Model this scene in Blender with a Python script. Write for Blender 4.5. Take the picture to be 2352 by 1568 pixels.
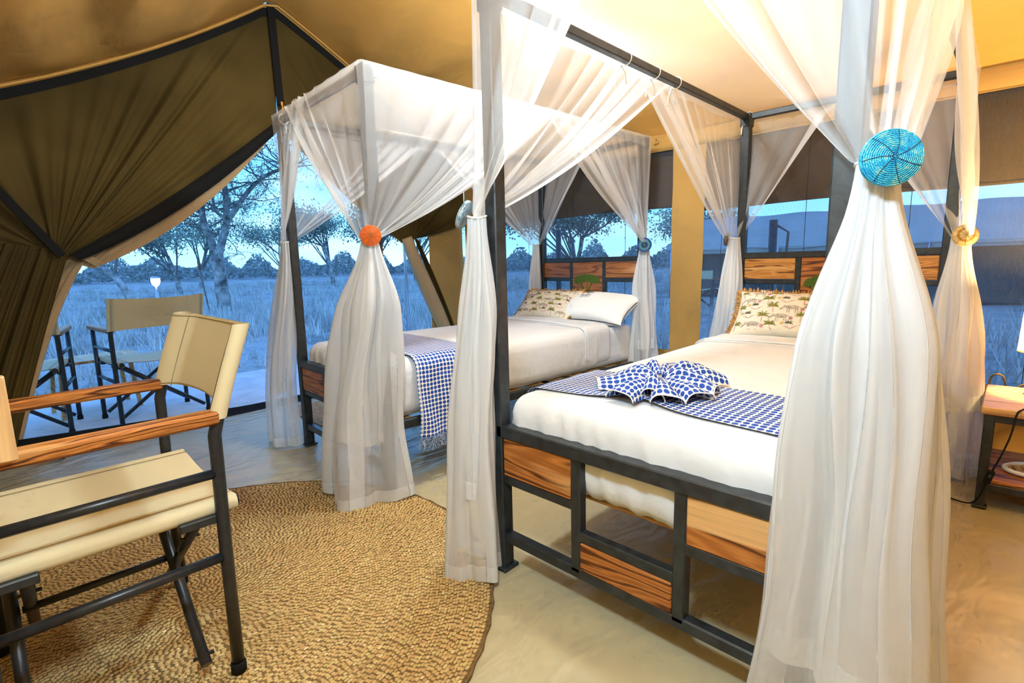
import bpy, bmesh, math, random
import numpy as np
from mathutils import Vector, Matrix

for o in list(bpy.data.objects):
    bpy.data.objects.remove(o)
S = bpy.context.scene
COL = S.collection
R = random.Random(7)
NR = np.random.default_rng(7)
pi = math.pi

# ------------------------------------------------------------------ camera
yaw, pitch, roll = 0.7759, -0.1531, -0.0236
cy_, sy_, cp_, sp_ = math.cos(yaw), math.sin(yaw), math.cos(pitch), math.sin(pitch)
fwd = Vector((-sy_ * cp_, cy_ * cp_, sp_)); rgt = Vector((cy_, sy_, 0)); upv = rgt.cross(fwd)
r2 = math.cos(roll) * rgt + math.sin(roll) * upv
u2 = -math.sin(roll) * rgt + math.cos(roll) * upv
cam_d = bpy.data.cameras.new('camera'); cam = bpy.data.objects.new('camera', cam_d); COL.objects.link(cam)
cam_d.sensor_width = 36; cam_d.lens = 1180.0555 * 36 / 2352; cam_d.clip_start = 0.02; cam_d.clip_end = 600
m = Matrix.Identity(4)
for i in range(3):
    m[i][0] = r2[i]; m[i][1] = u2[i]; m[i][2] = -fwd[i]
m[0][3], m[1][3], m[2][3] = 1.241, -1.2009, 1.0889
cam.matrix_world = m
S.camera = cam

# ------------------------------------------------------------------ world: blue dusk sky with pale cloud
wd = bpy.data.worlds.new('dusk_sky'); S.world = wd; wd.use_nodes = True
nt = wd.node_tree; nt.nodes.clear()
def N(t, tree=None, **k):
    n = (tree or nt).nodes.new(t)
    for a, b in k.items(): setattr(n, a, b)
    return n
wo = N('ShaderNodeOutputWorld'); bg = N('ShaderNodeBackground'); tc = N('ShaderNodeTexCoord')
sx = N('ShaderNodeSeparateXYZ'); nt.links.new(tc.outputs['Generated'], sx.inputs[0])
rmp = N('ShaderNodeValToRGB'); nt.links.new(sx.outputs['Z'], rmp.inputs[0])
el = rmp.color_ramp.elements
el[0].position = 0.0; el[0].color = (0.30, 0.70, 1.0, 1)
el[1].position = 1.0; el[1].color = (0.035, 0.19, 0.85, 1)
e = el.new(0.10); e.color = (0.17, 0.56, 1.0, 1)
e = el.new(0.32); e.color = (0.075, 0.36, 1.0, 1)
mp = N('ShaderNodeMapping'); mp.inputs['Scale'].default_value = (1.6, 1.6, 9.0)
nt.links.new(tc.outputs['Generated'], mp.inputs[0])
cn = N('ShaderNodeTexNoise'); cn.inputs['Scale'].default_value = 1.9; cn.inputs['Detail'].default_value = 2
cn.inputs['Roughness'].default_value = 0.55
nt.links.new(mp.outputs[0], cn.inputs['Vector'])
cr = N('ShaderNodeValToRGB'); nt.links.new(cn.outputs['Fac'], cr.inputs[0])
cr.color_ramp.elements[0].position = 0.47; cr.color_ramp.elements[0].color = (0, 0, 0, 1)
cr.color_ramp.elements[1].position = 0.68; cr.color_ramp.elements[1].color = (0.8, 0.8, 0.8, 1)
mx = N('ShaderNodeMix', data_type='RGBA')
nt.links.new(cr.outputs[0], mx.inputs[0]); nt.links.new(rmp.outputs[0], mx.inputs[6])
mx.inputs[7].default_value = (0.42, 0.74, 1.0, 1)
nt.links.new(mx.outputs[2], bg.inputs[0]); bg.inputs[1].default_value = 2.0
nt.links.new(bg.outputs[0], wo.inputs[0])
wd.cycles.sampling_method = 'MANUAL'; wd.cycles.sample_map_resolution = 256

# ------------------------------------------------------------------ view and light settings
S.view_settings.view_transform = 'Standard'; S.view_settings.look = 'None'
S.view_settings.exposure = 0.25; S.view_settings.gamma = 1.0
S.view_settings.use_curve_mapping = False
S.cycles.transparent_max_bounces = 14
S.cycles.use_adaptive_sampling = True; S.cycles.adaptive_threshold = 0.08; S.cycles.adaptive_min_samples = 14
S.cycles.max_bounces = 5; S.cycles.diffuse_bounces = 3; S.cycles.transmission_bounces = 4; S.cycles.glossy_bounces = 2
S.cycles.use_denoising = True; S.cycles.use_light_tree = False
S.cycles.sample_clamp_indirect = 6
S.cycles.caustics_reflective = False; S.cycles.caustics_refractive = False
# ceiling lamps plus an added front fill lamp: strength and colour (built further down)
PENDANTS_AND_FILL = [((-0.30, 0.55, 2.58), 94.0, (0.77, 0.94, 1.06)), ((1.75, 0.50, 2.50), 32.0, (1.0, 0.78, 0.40)), ((0.95, -1.05, 1.98), 88.0, (0.60, 0.88, 1.15))]
BEDSIDE_W = 75.0

# ------------------------------------------------------------------ mesh helpers
class MB:
    def __init__(s): s.v = []; s.f = []; s.mi = []; s.uv = []; s.n = 0; s.smooth = []
    def add(s, V, Fc, mi=0, uv=None, smooth=False):
        V = np.asarray(V, float).reshape(-1, 3); b = s.n
        s.v.append(V); s.n += len(V)
        s.uv.append(np.zeros((len(V), 2)) if uv is None else np.asarray(uv, float))
        for q in Fc:
            s.f.append([b + i for i in q]); s.mi.append(mi if np.isscalar(mi) else 0); s.smooth.append(smooth)
        if not np.isscalar(mi):
            s.mi[-len(mi):] = list(mi)
        return s
    def box(s, c, sz, rot=None, bev=0.0, mi=0):
        h = np.array(sz, float) / 2; b = min(bev, h.min() * 0.9)
        if b <= 0:
            V = np.array([[x, y, z] for x in (-1, 1) for y in (-1, 1) for z in (-1, 1)]) * h
            Fc = [(0, 1, 3, 2), (4, 6, 7, 5), (0, 4, 5, 1), (2, 3, 7, 6), (0, 2, 6, 4), (1, 5, 7, 3)]
        else:
            V = []; idx = {}
            for x in (-1, 1):
                for y in (-1, 1):
                    for z in (-1, 1):
                        for a in range(3):
                            p = np.array([x, y, z]) * (h - b); p[a] += (x, y, z)[a] * b
                            idx[(x, y, z, a)] = len(V); V.append(p)
            V = np.array(V); Fc = []
            for a in range(3):
                o1, o2 = [(1, 2), (2, 0), (0, 1)][a]
                for sg in (-1, 1):
                    q = []
                    for s1, s2 in ((-1, -1), (1, -1), (1, 1), (-1, 1)):
                        k = [0, 0, 0]; k[a] = sg; k[o1] = s1; k[o2] = s2; q.append(idx[(*k, a)])
                    Fc.append(q if sg > 0 else q[::-1])
            for a in range(3):
                o1, o2 = [(1, 2), (2, 0), (0, 1)][a]
                for s1 in (-1, 1):
                    for s2 in (-1, 1):
                        k0 = [0, 0, 0]; k0[o1] = s1; k0[o2] = s2; k0[a] = -1; k1 = list(k0); k1[a] = 1
                        q = [idx[(*k0, o1)], idx[(*k1, o1)], idx[(*k1, o2)], idx[(*k0, o2)]]
                        Fc.append(q if s1 * s2 < 0 else q[::-1])
            for x in (-1, 1):
                for y in (-1, 1):
                    for z in (-1, 1):
                        q = [idx[(x, y, z, a)] for a in range(3)]
                        Fc.append(q if x * y * z > 0 else q[::-1])
        if rot is not None: V = V @ np.array(rot).T
        return s.add(V + np.array(c, float), Fc, mi)
    def bar(s, a, b, w, h=None, bev=0.0, up=(0, 0, 1), mi=0):
        a = np.array(a, float); b = np.array(b, float); d = b - a; L = np.linalg.norm(d); d /= L
        up = np.array(up, float)
        if abs(d @ up) > 0.98: up = np.array([0., 1., 0.])
        x = np.cross(up, d); x /= np.linalg.norm(x); y = np.cross(d, x)
        return s.box((a + b) / 2, (w, h or w, L), np.column_stack([x, y, d]), bev, mi)
    def tube(s, pts, r, n=10, caps=True, mi=0, smooth=True):
        P = np.array(pts, float); m_ = len(P)
        rr = np.full(m_, r) if np.isscalar(r) else np.array(r, float)
        T = np.gradient(P, axis=0); T /= np.linalg.norm(T, axis=1)[:, None] + 1e-12
        u = np.array([0., 0., 1.]) if abs(T[0][2]) < 0.9 else np.array([1., 0., 0.])
        V = []
        ang = np.linspace(0, 2 * pi, n, endpoint=False)
        for i in range(m_):
            x = u - T[i] * (u @ T[i]); x /= np.linalg.norm(x) + 1e-12; y = np.cross(T[i], x); u = x
            V.append(P[i] + rr[i] * (np.cos(ang)[:, None] * x + np.sin(ang)[:, None] * y))
        Fc = []
        for i in range(m_ - 1):
            for j in range(n):
                k = (j + 1) % n
                Fc.append((i * n + j, i * n + k, (i + 1) * n + k, (i + 1) * n + j))
        s.add(np.concatenate(V), Fc, mi, smooth=smooth)
        if caps:
            b = s.n - m_ * n
            s.f.append([b + j for j in range(n)][::-1]); s.f.append([b + (m_ - 1) * n + j for j in range(n)])
            s.mi += [mi, mi]; s.smooth += [False, False]
        return s
    def grid(s, P, mi=0, uv=None, closed=False, smooth=True):
        P = np.asarray(P, float); a, b = P.shape[:2]; Fc = []
        for i in range(a - 1):
            for j in range(b if closed else b - 1):
                k = (j + 1) % b
                Fc.append((i * b + j, i * b + k, (i + 1) * b + k, (i + 1) * b + j))
        return s.add(P.reshape(-1, 3), Fc, mi, None if uv is None else np.asarray(uv).reshape(-1, 2), smooth)
    def lathe(s, prof, n=24, c=(0, 0, 0), mi=0, M=None, smooth=True):
        ang = np.linspace(0, 2 * pi, n, endpoint=False)
        P = np.array([[[r * math.cos(t), r * math.sin(t), z] for t in ang] for r, z in prof])
        if M is not None: P = P @ np.array(M).T
        return s.grid(P + np.array(c, float), mi, closed=True, smooth=smooth)
    def build(s, name, mat, parent=None, loc=None, rot=None):
        me = bpy.data.meshes.new(name)
        V = np.concatenate(s.v) if s.v else np.zeros((0, 3))
        me.from_pydata(V.tolist(), [], s.f)
        mats = mat if isinstance(mat, (list, tuple)) else [mat]
        for q in mats: me.materials.append(q)
        me.polygons.foreach_set('material_index', s.mi)
        me.polygons.foreach_set('use_smooth', s.smooth)
        uvl = me.uv_layers.new(name='UVMap')
        U = np.concatenate(s.uv)
        li = np.empty(len(me.loops), int); me.loops.foreach_get('vertex_index', li)
        uvl.data.foreach_set('uv', U[li].ravel())
        me.update()
        return link(name, me, parent, loc, rot)
def link(name, me, parent=None, loc=None, rot=None):
    o = bpy.data.objects.new(name, me); COL.objects.link(o)
    if parent is not None: o.parent = parent
    if loc is not None: o.location = loc
    if rot is not None: o.rotation_euler = rot
    return o
def tag(o, label=None, cat=None, group=None, kind=None):
    if label: o['label'] = label
    if cat: o['category'] = cat
    if group: o['group'] = group
    if kind: o['kind'] = kind
    return o
def thing(name, label, cat, loc=(0, 0, 0), rz=0, group=None):
    o = bpy.data.objects.new(name, None); COL.objects.link(o); o.location = loc; o.rotation_euler = (0, 0, rz)
    o.empty_display_size = 0.1
    return tag(o, label, cat, group)
def copy_tree(o, parent=None):
    c = o.copy(); COL.objects.link(c)
    if parent is not None: c.parent = parent
    for ch in [x for x in bpy.data.objects if x.parent == o]: copy_tree(ch, c)
    return c
_K = NR.normal(size=(24, 3)); _PH = NR.uniform(0, 2 * pi, 24)
def wob(P, freq=1.0, seed=0, n=6):
    """smooth pseudo noise in about -1..1 at points P (...,3)"""
    P = np.asarray(P, float); out = 0
    for i in range(n):
        k = (i + seed * 5) % 24
        out = out + np.sin((P @ _K[k]) * freq * (1 + 0.35 * i) + _PH[k] + seed)
    return out / n * 1.6
def smooth01(x): x = np.clip(x, 0, 1); return x * x * (3 - 2 * x)
# ------------------------------------------------------------------ materials
def mat(name):
    m_ = bpy.data.materials.new(name); m_.use_nodes = True
    t = m_.node_tree; t.nodes.clear()
    out = t.nodes.new('ShaderNodeOutputMaterial')
    return m_, t, out
def lk(t, a, b): t.links.new(a, b)
def coords(t, scale=(1, 1, 1), kind='Object', rand=False, loc=(0, 0, 0)):
    tc_ = t.nodes.new('ShaderNodeTexCoord'); mp_ = t.nodes.new('ShaderNodeMapping')
    mp_.inputs['Scale'].default_value = scale; mp_.inputs['Location'].default_value = loc
    lk(t, tc_.outputs[kind], mp_.inputs[0])
    if not rand: return mp_.outputs[0]
    oi = t.nodes.new('ShaderNodeObjectInfo'); ml = t.nodes.new('ShaderNodeMath'); ml.operation = 'MULTIPLY'
    ml.inputs[1].default_value = 37.0; lk(t, oi.outputs['Random'], ml.inputs[0])
    ad = t.nodes.new('ShaderNodeVectorMath'); ad.operation = 'ADD'
    lk(t, mp_.outputs[0], ad.inputs[0]); lk(t, ml.outputs[0], ad.inputs[1])
    return ad.outputs[0]
def noise(t, vec, scale, detail=3, rough=0.5, dist=0.0):
    n = t.nodes.new('ShaderNodeTexNoise'); n.inputs['Scale'].default_value = scale
    n.inputs['Detail'].default_value = detail; n.inputs['Roughness'].default_value = rough
    n.inputs['Distortion'].default_value = dist
    lk(t, vec, n.inputs['Vector']); return n.outputs['Fac']
def ramp(t, fac, stops):
    r_ = t.nodes.new('ShaderNodeValToRGB'); e_ = r_.color_ramp.elements
    e_[0].position, e_[0].color = stops[0][0], (*stops[0][1], 1)
    e_[1].position, e_[1].color = stops[-1][0], (*stops[-1][1], 1)
    for p_, c_ in stops[1:-1]:
        q = e_.new(p_); q.color = (*c_, 1)
    lk(t, fac, r_.inputs[0]); return r_.outputs[0]
def mixc(t, fac, a, b, blend='MIX'):
    x = t.nodes.new('ShaderNodeMix'); x.data_type = 'RGBA'; x.blend_type = blend
    for i, q in ((0, fac), (6, a), (7, b)):
        if hasattr(q, 'is_linked') or hasattr(q, 'links'): lk(t, q, x.inputs[i])
        elif i == 0: x.inputs[0].default_value = q
        else: x.inputs[i].default_value = (*q, 1)
    return x.outputs[2]
def math_(t, op, a, b=None, c=None):
    x = t.nodes.new('ShaderNodeMath'); x.operation = op
    for i, q in enumerate((a, b, c)):
        if q is None: continue
        if isinstance(q, (int, float)): x.inputs[i].default_value = q
        else: lk(t, q, x.inputs[i])
    return x.outputs[0]
def bump(t, h, strength=0.2, dist=0.01):
    b_ = t.nodes.new('ShaderNodeBump'); b_.inputs['Strength'].default_value = strength
    b_.inputs['Distance'].default_value = dist; lk(t, h, b_.inputs['Height']); return b_.outputs[0]
def pbsdf(t, out, col, rough=0.5, metal=0.0, spec=0.5, nrm=None, sheen=0.0):
    p_ = t.nodes.new('ShaderNodeBsdfPrincipled')
    if isinstance(col, tuple): p_.inputs['Base Color'].default_value = (*col, 1)
    else: lk(t, col, p_.inputs['Base Color'])
    if isinstance(rough, (int, float)): p_.inputs['Roughness'].default_value = rough
    else: lk(t, rough, p_.inputs['Roughness'])
    p_.inputs['Metallic'].default_value = metal; p_.inputs['Specular IOR Level'].default_value = spec
    p_.inputs['Sheen Weight'].default_value = sheen
    if nrm is not None: lk(t, nrm, p_.inputs['Normal'])
    if out is not None: lk(t, p_.outputs[0], out.inputs[0])
    return p_
def simple(name, col, rough=0.6, metal=0.0, spec=0.4, nscale=None, var=0.15, bstr=0.0, bscale=200, rand=False):
    m_, t, o = mat(name)
    c = col; nr = None
    v = coords(t, rand=rand)
    if nscale:
        f = noise(t, v, nscale, 2)
        lo = tuple(x * (1 - var) for x in col); hi = tuple(min(1, x * (1 + var)) for x in col)
        c = ramp(t, f, [(0.3, lo), (0.7, hi)])
    if bstr: nr = bump(t, noise(t, v, bscale, 1), bstr, 0.002)
    pbsdf(t, o, c, rough, metal, spec, nr)
    return m_
def wood_mat(name, cols, scale=1.0, rough=0.42, sap=0.5):
    """grain along local X"""
    m_, t, o = mat(name)
    v = coords(t, (0.55 * scale, 5.0 * scale, 5.0 * scale), rand=True)
    n1 = t.nodes.new('ShaderNodeTexNoise'); n1.inputs['Scale'].default_value = 1.6; n1.inputs['Detail'].default_value = 3
    lk(t, v, n1.inputs['Vector'])
    sc = t.nodes.new('ShaderNodeVectorMath'); sc.operation = 'SCALE'; sc.inputs['Scale'].default_value = 1.9
    lk(t, n1.outputs['Color'], sc.inputs[0])
    ad = t.nodes.new('ShaderNodeVectorMath'); ad.operation = 'ADD'; lk(t, v, ad.inputs[0]); lk(t, sc.outputs[0], ad.inputs[1])
    w = t.nodes.new('ShaderNodeTexWave'); w.wave_type = 'BANDS'; w.bands_direction = 'Z'
    w.inputs['Scale'].default_value = 1.15; w.inputs['Distortion'].default_value = 3.2; w.inputs['Detail'].default_value = 3
    w.inputs['Detail Scale'].default_value = 1.4
    rt = t.nodes.new('ShaderNodeMapping'); rt.inputs['Rotation'].default_value = (0.5, 0.12, 0.0); lk(t, ad.outputs[0], rt.inputs[0])
    lk(t, rt.outputs[0], w.inputs['Vector'])
    base = ramp(t, w.outputs['Fac'], [(0.0, cols[0]), (0.20, cols[1]), (0.60, cols[2]), (1.0, cols[1])])
    # pale sapwood streaks with a shape of their own
    s_ = noise(t, v, 0.9, 2, 0.5, 0.6)
    sm = ramp(t, s_, [(0.57, (0, 0, 0)), (0.61, (sap * 1.6,) * 3)])
    c1 = mixc(t, sm, base, cols[3])
    v2 = coords(t, (3.0 * scale, 120 * scale, 120 * scale), rand=True)
    fine = noise(t, v2, 1.0, 3)
    c2 = mixc(t, 0.35, c1, ramp(t, fine, [(0.3, (0.45, 0.40, 0.36)), (0.7, (1.0, 1.0, 1.0))]), 'MULTIPLY')
    pbsdf(t, o, c2, rough, 0, 0.4)
    return m_
def canvas_mat(name, col, var=0.12, trans=0.0, rough=0.85, fold=0.0):
    m_, t, o = mat(name)
    v = coords(t)
    f = noise(t, v, 1.3, 2, 0.6)
    lo = tuple(x * (1 - var) for x in col); hi = tuple(min(1, x * (1 + var)) for x in col)
    c = ramp(t, f, [(0.3, lo), (0.7, hi)])
    nr = None
    if fold:
        vv = coords(t, (1.0, 3.0, 3.0)); f2 = noise(t, vv, 1.6, 2, 0.5)
        nr = bump(t, f2, fold, 0.06)
    p_ = pbsdf(t, o, c, rough, 0, 0.15, nr)
    if trans:
        tr = t.nodes.new('ShaderNodeBsdfTranslucent'); lk(t, c, tr.inputs[0])
        mxs = t.nodes.new('ShaderNodeMixShader'); mxs.inputs[0].default_value = trans
        lk(t, p_.outputs[0], mxs.inputs[1]); lk(t, tr.outputs[0], mxs.inputs[2]); lk(t, mxs.outputs[0], o.inputs[0])
    return m_
def sheer_mat(name, col, opac, trans=0.5, weave=None, vary=0.0):
    """open weave cloth: share `opac` of threads, the rest is holes"""
    m_, t, o = mat(name)
    d = t.nodes.new('ShaderNodeBsdfDiffuse'); d.inputs[0].default_value = (*col, 1)
    tr = t.nodes.new('ShaderNodeBsdfTranslucent'); tr.inputs[0].default_value = (*col, 1)
    a = t.nodes.new('ShaderNodeMixShader'); a.inputs[0].default_value = trans
    lk(t, d.outputs[0], a.inputs[1]); lk(t, tr.outputs[0], a.inputs[2])
    tp = t.nodes.new('ShaderNodeBsdfTransparent')
    b_ = t.nodes.new('ShaderNodeMixShader'); b_.inputs[0].default_value = opac
    if weave:
        v = coords(t)
        w = t.nodes.new('ShaderNodeTexWave'); w.bands_direction = 'X'; w.inputs['Scale'].default_value = weave
        w.inputs['Distortion'].default_value = 0.15; w.inputs['Detail'].default_value = 1
        lk(t, v, w.inputs['Vector'])
        n_ = noise(t, v, 6, 3)
        f = math_(t, 'MULTIPLY_ADD', w.outputs['Fac'], 0.26, opac - 0.13)
        f = math_(t, 'MULTIPLY_ADD', n_, 0.16, math_(t, 'SUBTRACT', f, 0.08))
        lk(t, f, b_.inputs[0])
    elif vary:
        v = coords(t); n_ = noise(t, v, 900, 1)
        f = math_(t, 'MULTIPLY_ADD', n_, vary, opac - vary / 2); lk(t, f, b_.inputs[0])
    lk(t, tp.outputs[0], b_.inputs[1]); lk(t, a.outputs[0], b_.inputs[2]); lk(t, b_.outputs[0], o.inputs[0])
    return m_
def linen_mat(name, col, wr=0.25, scale=(3, 3, 3)):
    m_, t, o = mat(name)
    v = coords(t, scale); h = noise(t, v, 2.2, 3, 0.55)
    pbsdf(t, o, col, 0.75, 0, 0.2, bump(t, h, wr, 0.02), sheen=0.1)
    return m_
def emit_mat(name, col, st):
    m_, t, o = mat(name); e_ = t.nodes.new('ShaderNodeEmission'); e_.inputs[0].default_value = (*col, 1)
    e_.inputs[1].default_value = st; lk(t, e_.outputs[0], o.inputs[0]); m_.cycles.emission_sampling = 'NONE'; return m_

M = {}
M['canvas'] = canvas_mat('khaki_canvas', (0.70, 0.375, 0.095), fold=0.25)
M['canvas_wall'] = canvas_mat('khaki_wall_canvas', (0.48, 0.29, 0.09), fold=0.12)
M['canvas_flap'] = canvas_mat('khaki_flap_canvas', (0.50, 0.34, 0.18))
M['chair_canvas'] = canvas_mat('chair_canvas', (0.60, 0.50, 0.30), 0.06)
M['olive'] = canvas_mat('olive_mesh_cloth', (0.085, 0.055, 0.014), 0.4, fold=0.25)
M['seam'] = simple('khaki_thread', (0.30, 0.22, 0.11), 0.9)
M['olive_flap'] = canvas_mat('olive_window_flap', (0.13, 0.085, 0.04), 0.2, fold=0.15)
M['black_cloth'] = canvas_mat('black_webbing', (0.013, 0.0125, 0.012), 0.2)
M['net'] = sheer_mat('white_net', (0.95, 0.95, 0.95), 0.38, 0.45)
M['net_gathered'] = sheer_mat('white_net_gathered', (0.95, 0.95, 0.95), 0.56, 0.42)
M['hem'] = sheer_mat('white_net_hem', (0.95, 0.95, 0.94), 0.82, 0.40)
M['screen'] = sheer_mat('insect_screen', (0.16, 0.17, 0.20), 0.36, 0.35, weave=55)
M['steel'] = simple('black_painted_steel', (0.020, 0.024, 0.027), 0.40, 0.0, 0.5, 30, 0.45, 0.12, 60)
M['tube'] = simple('black_powder_coat', (0.016, 0.018, 0.021), 0.36, 0.0, 0.5, 40, 0.3)
M['chrome'] = simple('pale_metal', (0.55, 0.56, 0.58), 0.3, 0.8)
M['brass'] = simple('brass', (0.75, 0.45, 0.14), 0.3, 1.0)
M['teak'] = wood_mat('teak', [(0.10, 0.026, 0.006), (0.38, 0.12, 0.022), (0.56, 0.215, 0.045), (0.82, 0.50, 0.21)])
M['teak_arm'] = wood_mat('teak_arm', [(0.07, 0.018, 0.004), (0.36, 0.11, 0.020), (0.58, 0.22, 0.045), (0.72, 0.36, 0.11)], scale=2.3, sap=0.3)
M['teak_stripe'] = wood_mat('teak_stripe', [(0.16, 0.05, 0.010), (0.50, 0.20, 0.04), (0.68, 0.33, 0.08), (0.80, 0.50, 0.20)], scale=1.9, sap=0.3)
M['teak_dark'] = wood_mat('teak_dark', [(0.15, 0.045, 0.012), (0.33, 0.115, 0.03), (0.43, 0.165, 0.045), (0.70, 0.36, 0.15)], sap=0.55)
M['teak_light'] = wood_mat('teak_light', [(0.42, 0.20, 0.07), (0.62, 0.34, 0.12), (0.70, 0.42, 0.17), (0.82, 0.56, 0.27)], sap=0.2)
M['sheet'] = linen_mat('white_bed_linen', (0.74, 0.745, 0.75), 0.45)
M['pillow'] = linen_mat('white_pillowcase', (0.87, 0.86, 0.84), 0.25, (4, 4, 4))
M['cushion'] = linen_mat('ivory_cushion_cloth', (0.74, 0.67, 0.53), 0.12, (6, 6, 6))
M['fringe'] = simple('tan_fringe', (0.50, 0.27, 0.09), 0.9, 0, 0.1, 90, 0.35)
M['string'] = simple('white_string', (0.85, 0.84, 0.80), 0.8, 0, 0.1)
M['green_paint'] = simple('green_paint', (0.075, 0.125, 0.018), 0.7, 0, 0.2, 120, 0.35)
M['print_green'] = simple('olive_print', (0.22, 0.20, 0.045), 0.85, 0, 0.1, 60, 0.3)
M['print_dark'] = simple('dark_print', (0.10, 0.085, 0.06), 0.85, 0, 0.1, 60, 0.3)
M['print_pink'] = simple('pink_print', (0.55, 0.22, 0.24), 0.85, 0, 0.1, 60, 0.3)
M['print_ochre'] = simple('ochre_print', (0.62, 0.42, 0.14), 0.85, 0, 0.1, 60, 0.3)
M['print_grey'] = simple('grey_brown_print', (0.44, 0.37, 0.29), 0.85, 0, 0.1, 90, 0.4)
M['logo'] = simple('brown_logo_print', (0.10, 0.055, 0.012), 0.8, 0, 0.1)
# dotted cloth: blue discs on white, drawn in cloth coordinates
def dot_mat():
    m_, t, o = mat('blue_dot_cotton')
    uv = t.nodes.new('ShaderNodeUVMap'); uv.uv_map = 'UVMap'
    s_ = t.nodes.new('ShaderNodeSeparateXYZ'); lk(t, uv.outputs[0], s_.inputs[0])
    p_ = 0.0215
    def cell(x):
        f = math_(t, 'FRACT', math_(t, 'MULTIPLY', x, 1 / p_)); return math_(t, 'SUBTRACT', f, 0.5)
    a = cell(s_.outputs['X']); b_ = cell(s_.outputs['Y'])
    d = math_(t, 'SQRT', math_(t, 'ADD', math_(t, 'MULTIPLY', a, a), math_(t, 'MULTIPLY', b_, b_)))
    f = math_(t, 'LESS_THAN', d, 0.425)
    nz = noise(t, coords(t), 40, 3)
    blue = ramp(t, nz, [(0.3, (0.016, 0.055, 0.30)), (0.7, (0.030, 0.095, 0.42))])
    c = mixc(t, f, (0.84, 0.82, 0.77), blue)
    pbsdf(t, o, c, 0.8, 0, 0.15)
    return m_
M['dots'] = dot_mat()
M['fringe_blue'] = simple('blue_white_fringe', (0.30, 0.34, 0.45), 0.9, 0, 0.1, 120, 0.9)
# floor: glossy khaki groundsheet
def floor_mat():
    m_, t, o = mat('khaki_groundsheet')
    v = coords(t); f = noise(t, v, 2.0, 2, 0.6)
    c = ramp(t, f, [(0.3, (0.45, 0.38, 0.22)), (0.7, (0.53, 0.45, 0.27))])
    vv = coords(t, (2.2, 0.9, 1)); h1 = noise(t, vv, 2.4, 2, 0.5, 1.2)
    h2 = noise(t, v, 9, 1, 0.5)
    h = math_(t, 'MULTIPLY_ADD', h2, 0.22, h1)
    rg = math_(t, 'MULTIPLY_ADD', f, 0.16, 0.24)
    pbsdf(t, o, c, rg, 0, 0.5, bump(t, h, 0.42, 0.05))
    return m_
M['floor'] = floor_mat()
def straw_mat():
    m_, t, o = mat('woven_seagrass')
    uv = t.nodes.new('ShaderNodeUVMap'); uv.uv_map = 'UVMap'
    n_ = t.nodes.new('ShaderNodeTexWhiteNoise'); n_.noise_dimensions = '2D'; lk(t, uv.outputs[0], n_.inputs['Vector'])
    c = ramp(t, n_.outputs['Value'], [(0.0, (0.42, 0.25, 0.085)), (0.35, (0.56, 0.35, 0.13)), (0.72, (0.64, 0.42, 0.175)), (0.92, (0.56, 0.45, 0.15)), (1.0, (0.80, 0.60, 0.32))])
    big = noise(t, coords(t), 3.0, 3)
    c = mixc(t, 0.5, c, ramp(t, big, [(0.3, (0.74, 0.70, 0.62)), (0.7, (1.0, 1.0, 1.0))]), 'MULTIPLY')
    pbsdf(t, o, c, 0.62, 0, 0.3)
    return m_
M['straw'] = straw_mat()
M['straw_base'] = simple('seagrass_core', (0.20, 0.12, 0.045), 0.9, 0, 0.1, 60, 0.3)
# outdoors
M['deck'] = simple('pale_concrete', (0.62, 0.60, 0.57), 0.7, 0, 0.3, 5, 0.12, 0.1, 60)
def ground_mat():
    m_, t, o = mat('dry_savanna_ground')
    v = coords(t); a = noise(t, v, 0.55, 3, 0.65); b_ = noise(t, v, 9, 2, 0.7)
    c = ramp(t, a, [(0.34, (0.30, 0.27, 0.24)), (0.48, (0.48, 0.46, 0.42)), (0.7, (0.60, 0.58, 0.53))])
    c = mixc(t, 0.6, c, ramp(t, b_, [(0.3, (0.5, 0.48, 0.45)), (0.7, (1, 1, 1))]), 'MULTIPLY')
    pbsdf(t, o, c, 0.9, 0, 0.1, bump(t, b_, 0.6, 0.08)); return m_
M['ground'] = ground_mat()
M['grass'] = simple('dry_grass', (0.60, 0.57, 0.52), 0.8, 0, 0.2, 1.5, 0.35)
M['bark'] = simple('grey_bark', (0.34, 0.31, 0.29), 0.9, 0, 0.15, 5, 0.75, 0.5, 30)
M['twig'] = simple('dark_twig', (0.21, 0.20, 0.19), 0.9, 0, 0.1)
M['leaf'] = simple('acacia_leaf', (0.24, 0.27, 0.19), 0.8, 0, 0.15, 2.0, 0.5)
M['bush'] = simple('hazy_bush', (0.33, 0.34, 0.31), 0.9, 0, 0.05, 0.3, 0.3)  # bush colour lightened, distance haze is painted into it
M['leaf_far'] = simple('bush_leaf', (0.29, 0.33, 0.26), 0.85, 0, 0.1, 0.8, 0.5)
M['tent_fly'] = canvas_mat('grey_tent_fly', (0.42, 0.40, 0.36), 0.08)
M['tent_wall'] = canvas_mat('dark_tent_wall', (0.13, 0.115, 0.10), 0.15)
M['lampglass'] = emit_mat('lit_lamp_glass', (1.0, 0.86, 0.62), 3.0)
M['rope'] = simple('guy_rope', (0.16, 0.14, 0.12), 0.9)
# ------------------------------------------------------------------ tent shell
GX, BY, FY, RX = -2.95, 2.40, -1.50, 3.05      # left gable, back wall, front wall, right gable
RY, RZ, EZ = 0.558, 3.06, 1.98                  # ridge and eave
_ql = np.polyfit([RY, -0.36, -0.99], [RZ, 2.465, 2.145], 2); _qr = np.polyfit([RY, 1.22, BY], [RZ, 2.725, EZ], 2)
def prof_z(y):
    y = np.asarray(y, float); return np.where(y <= RY, np.polyval(_ql, y), np.polyval(_qr, y))
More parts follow.
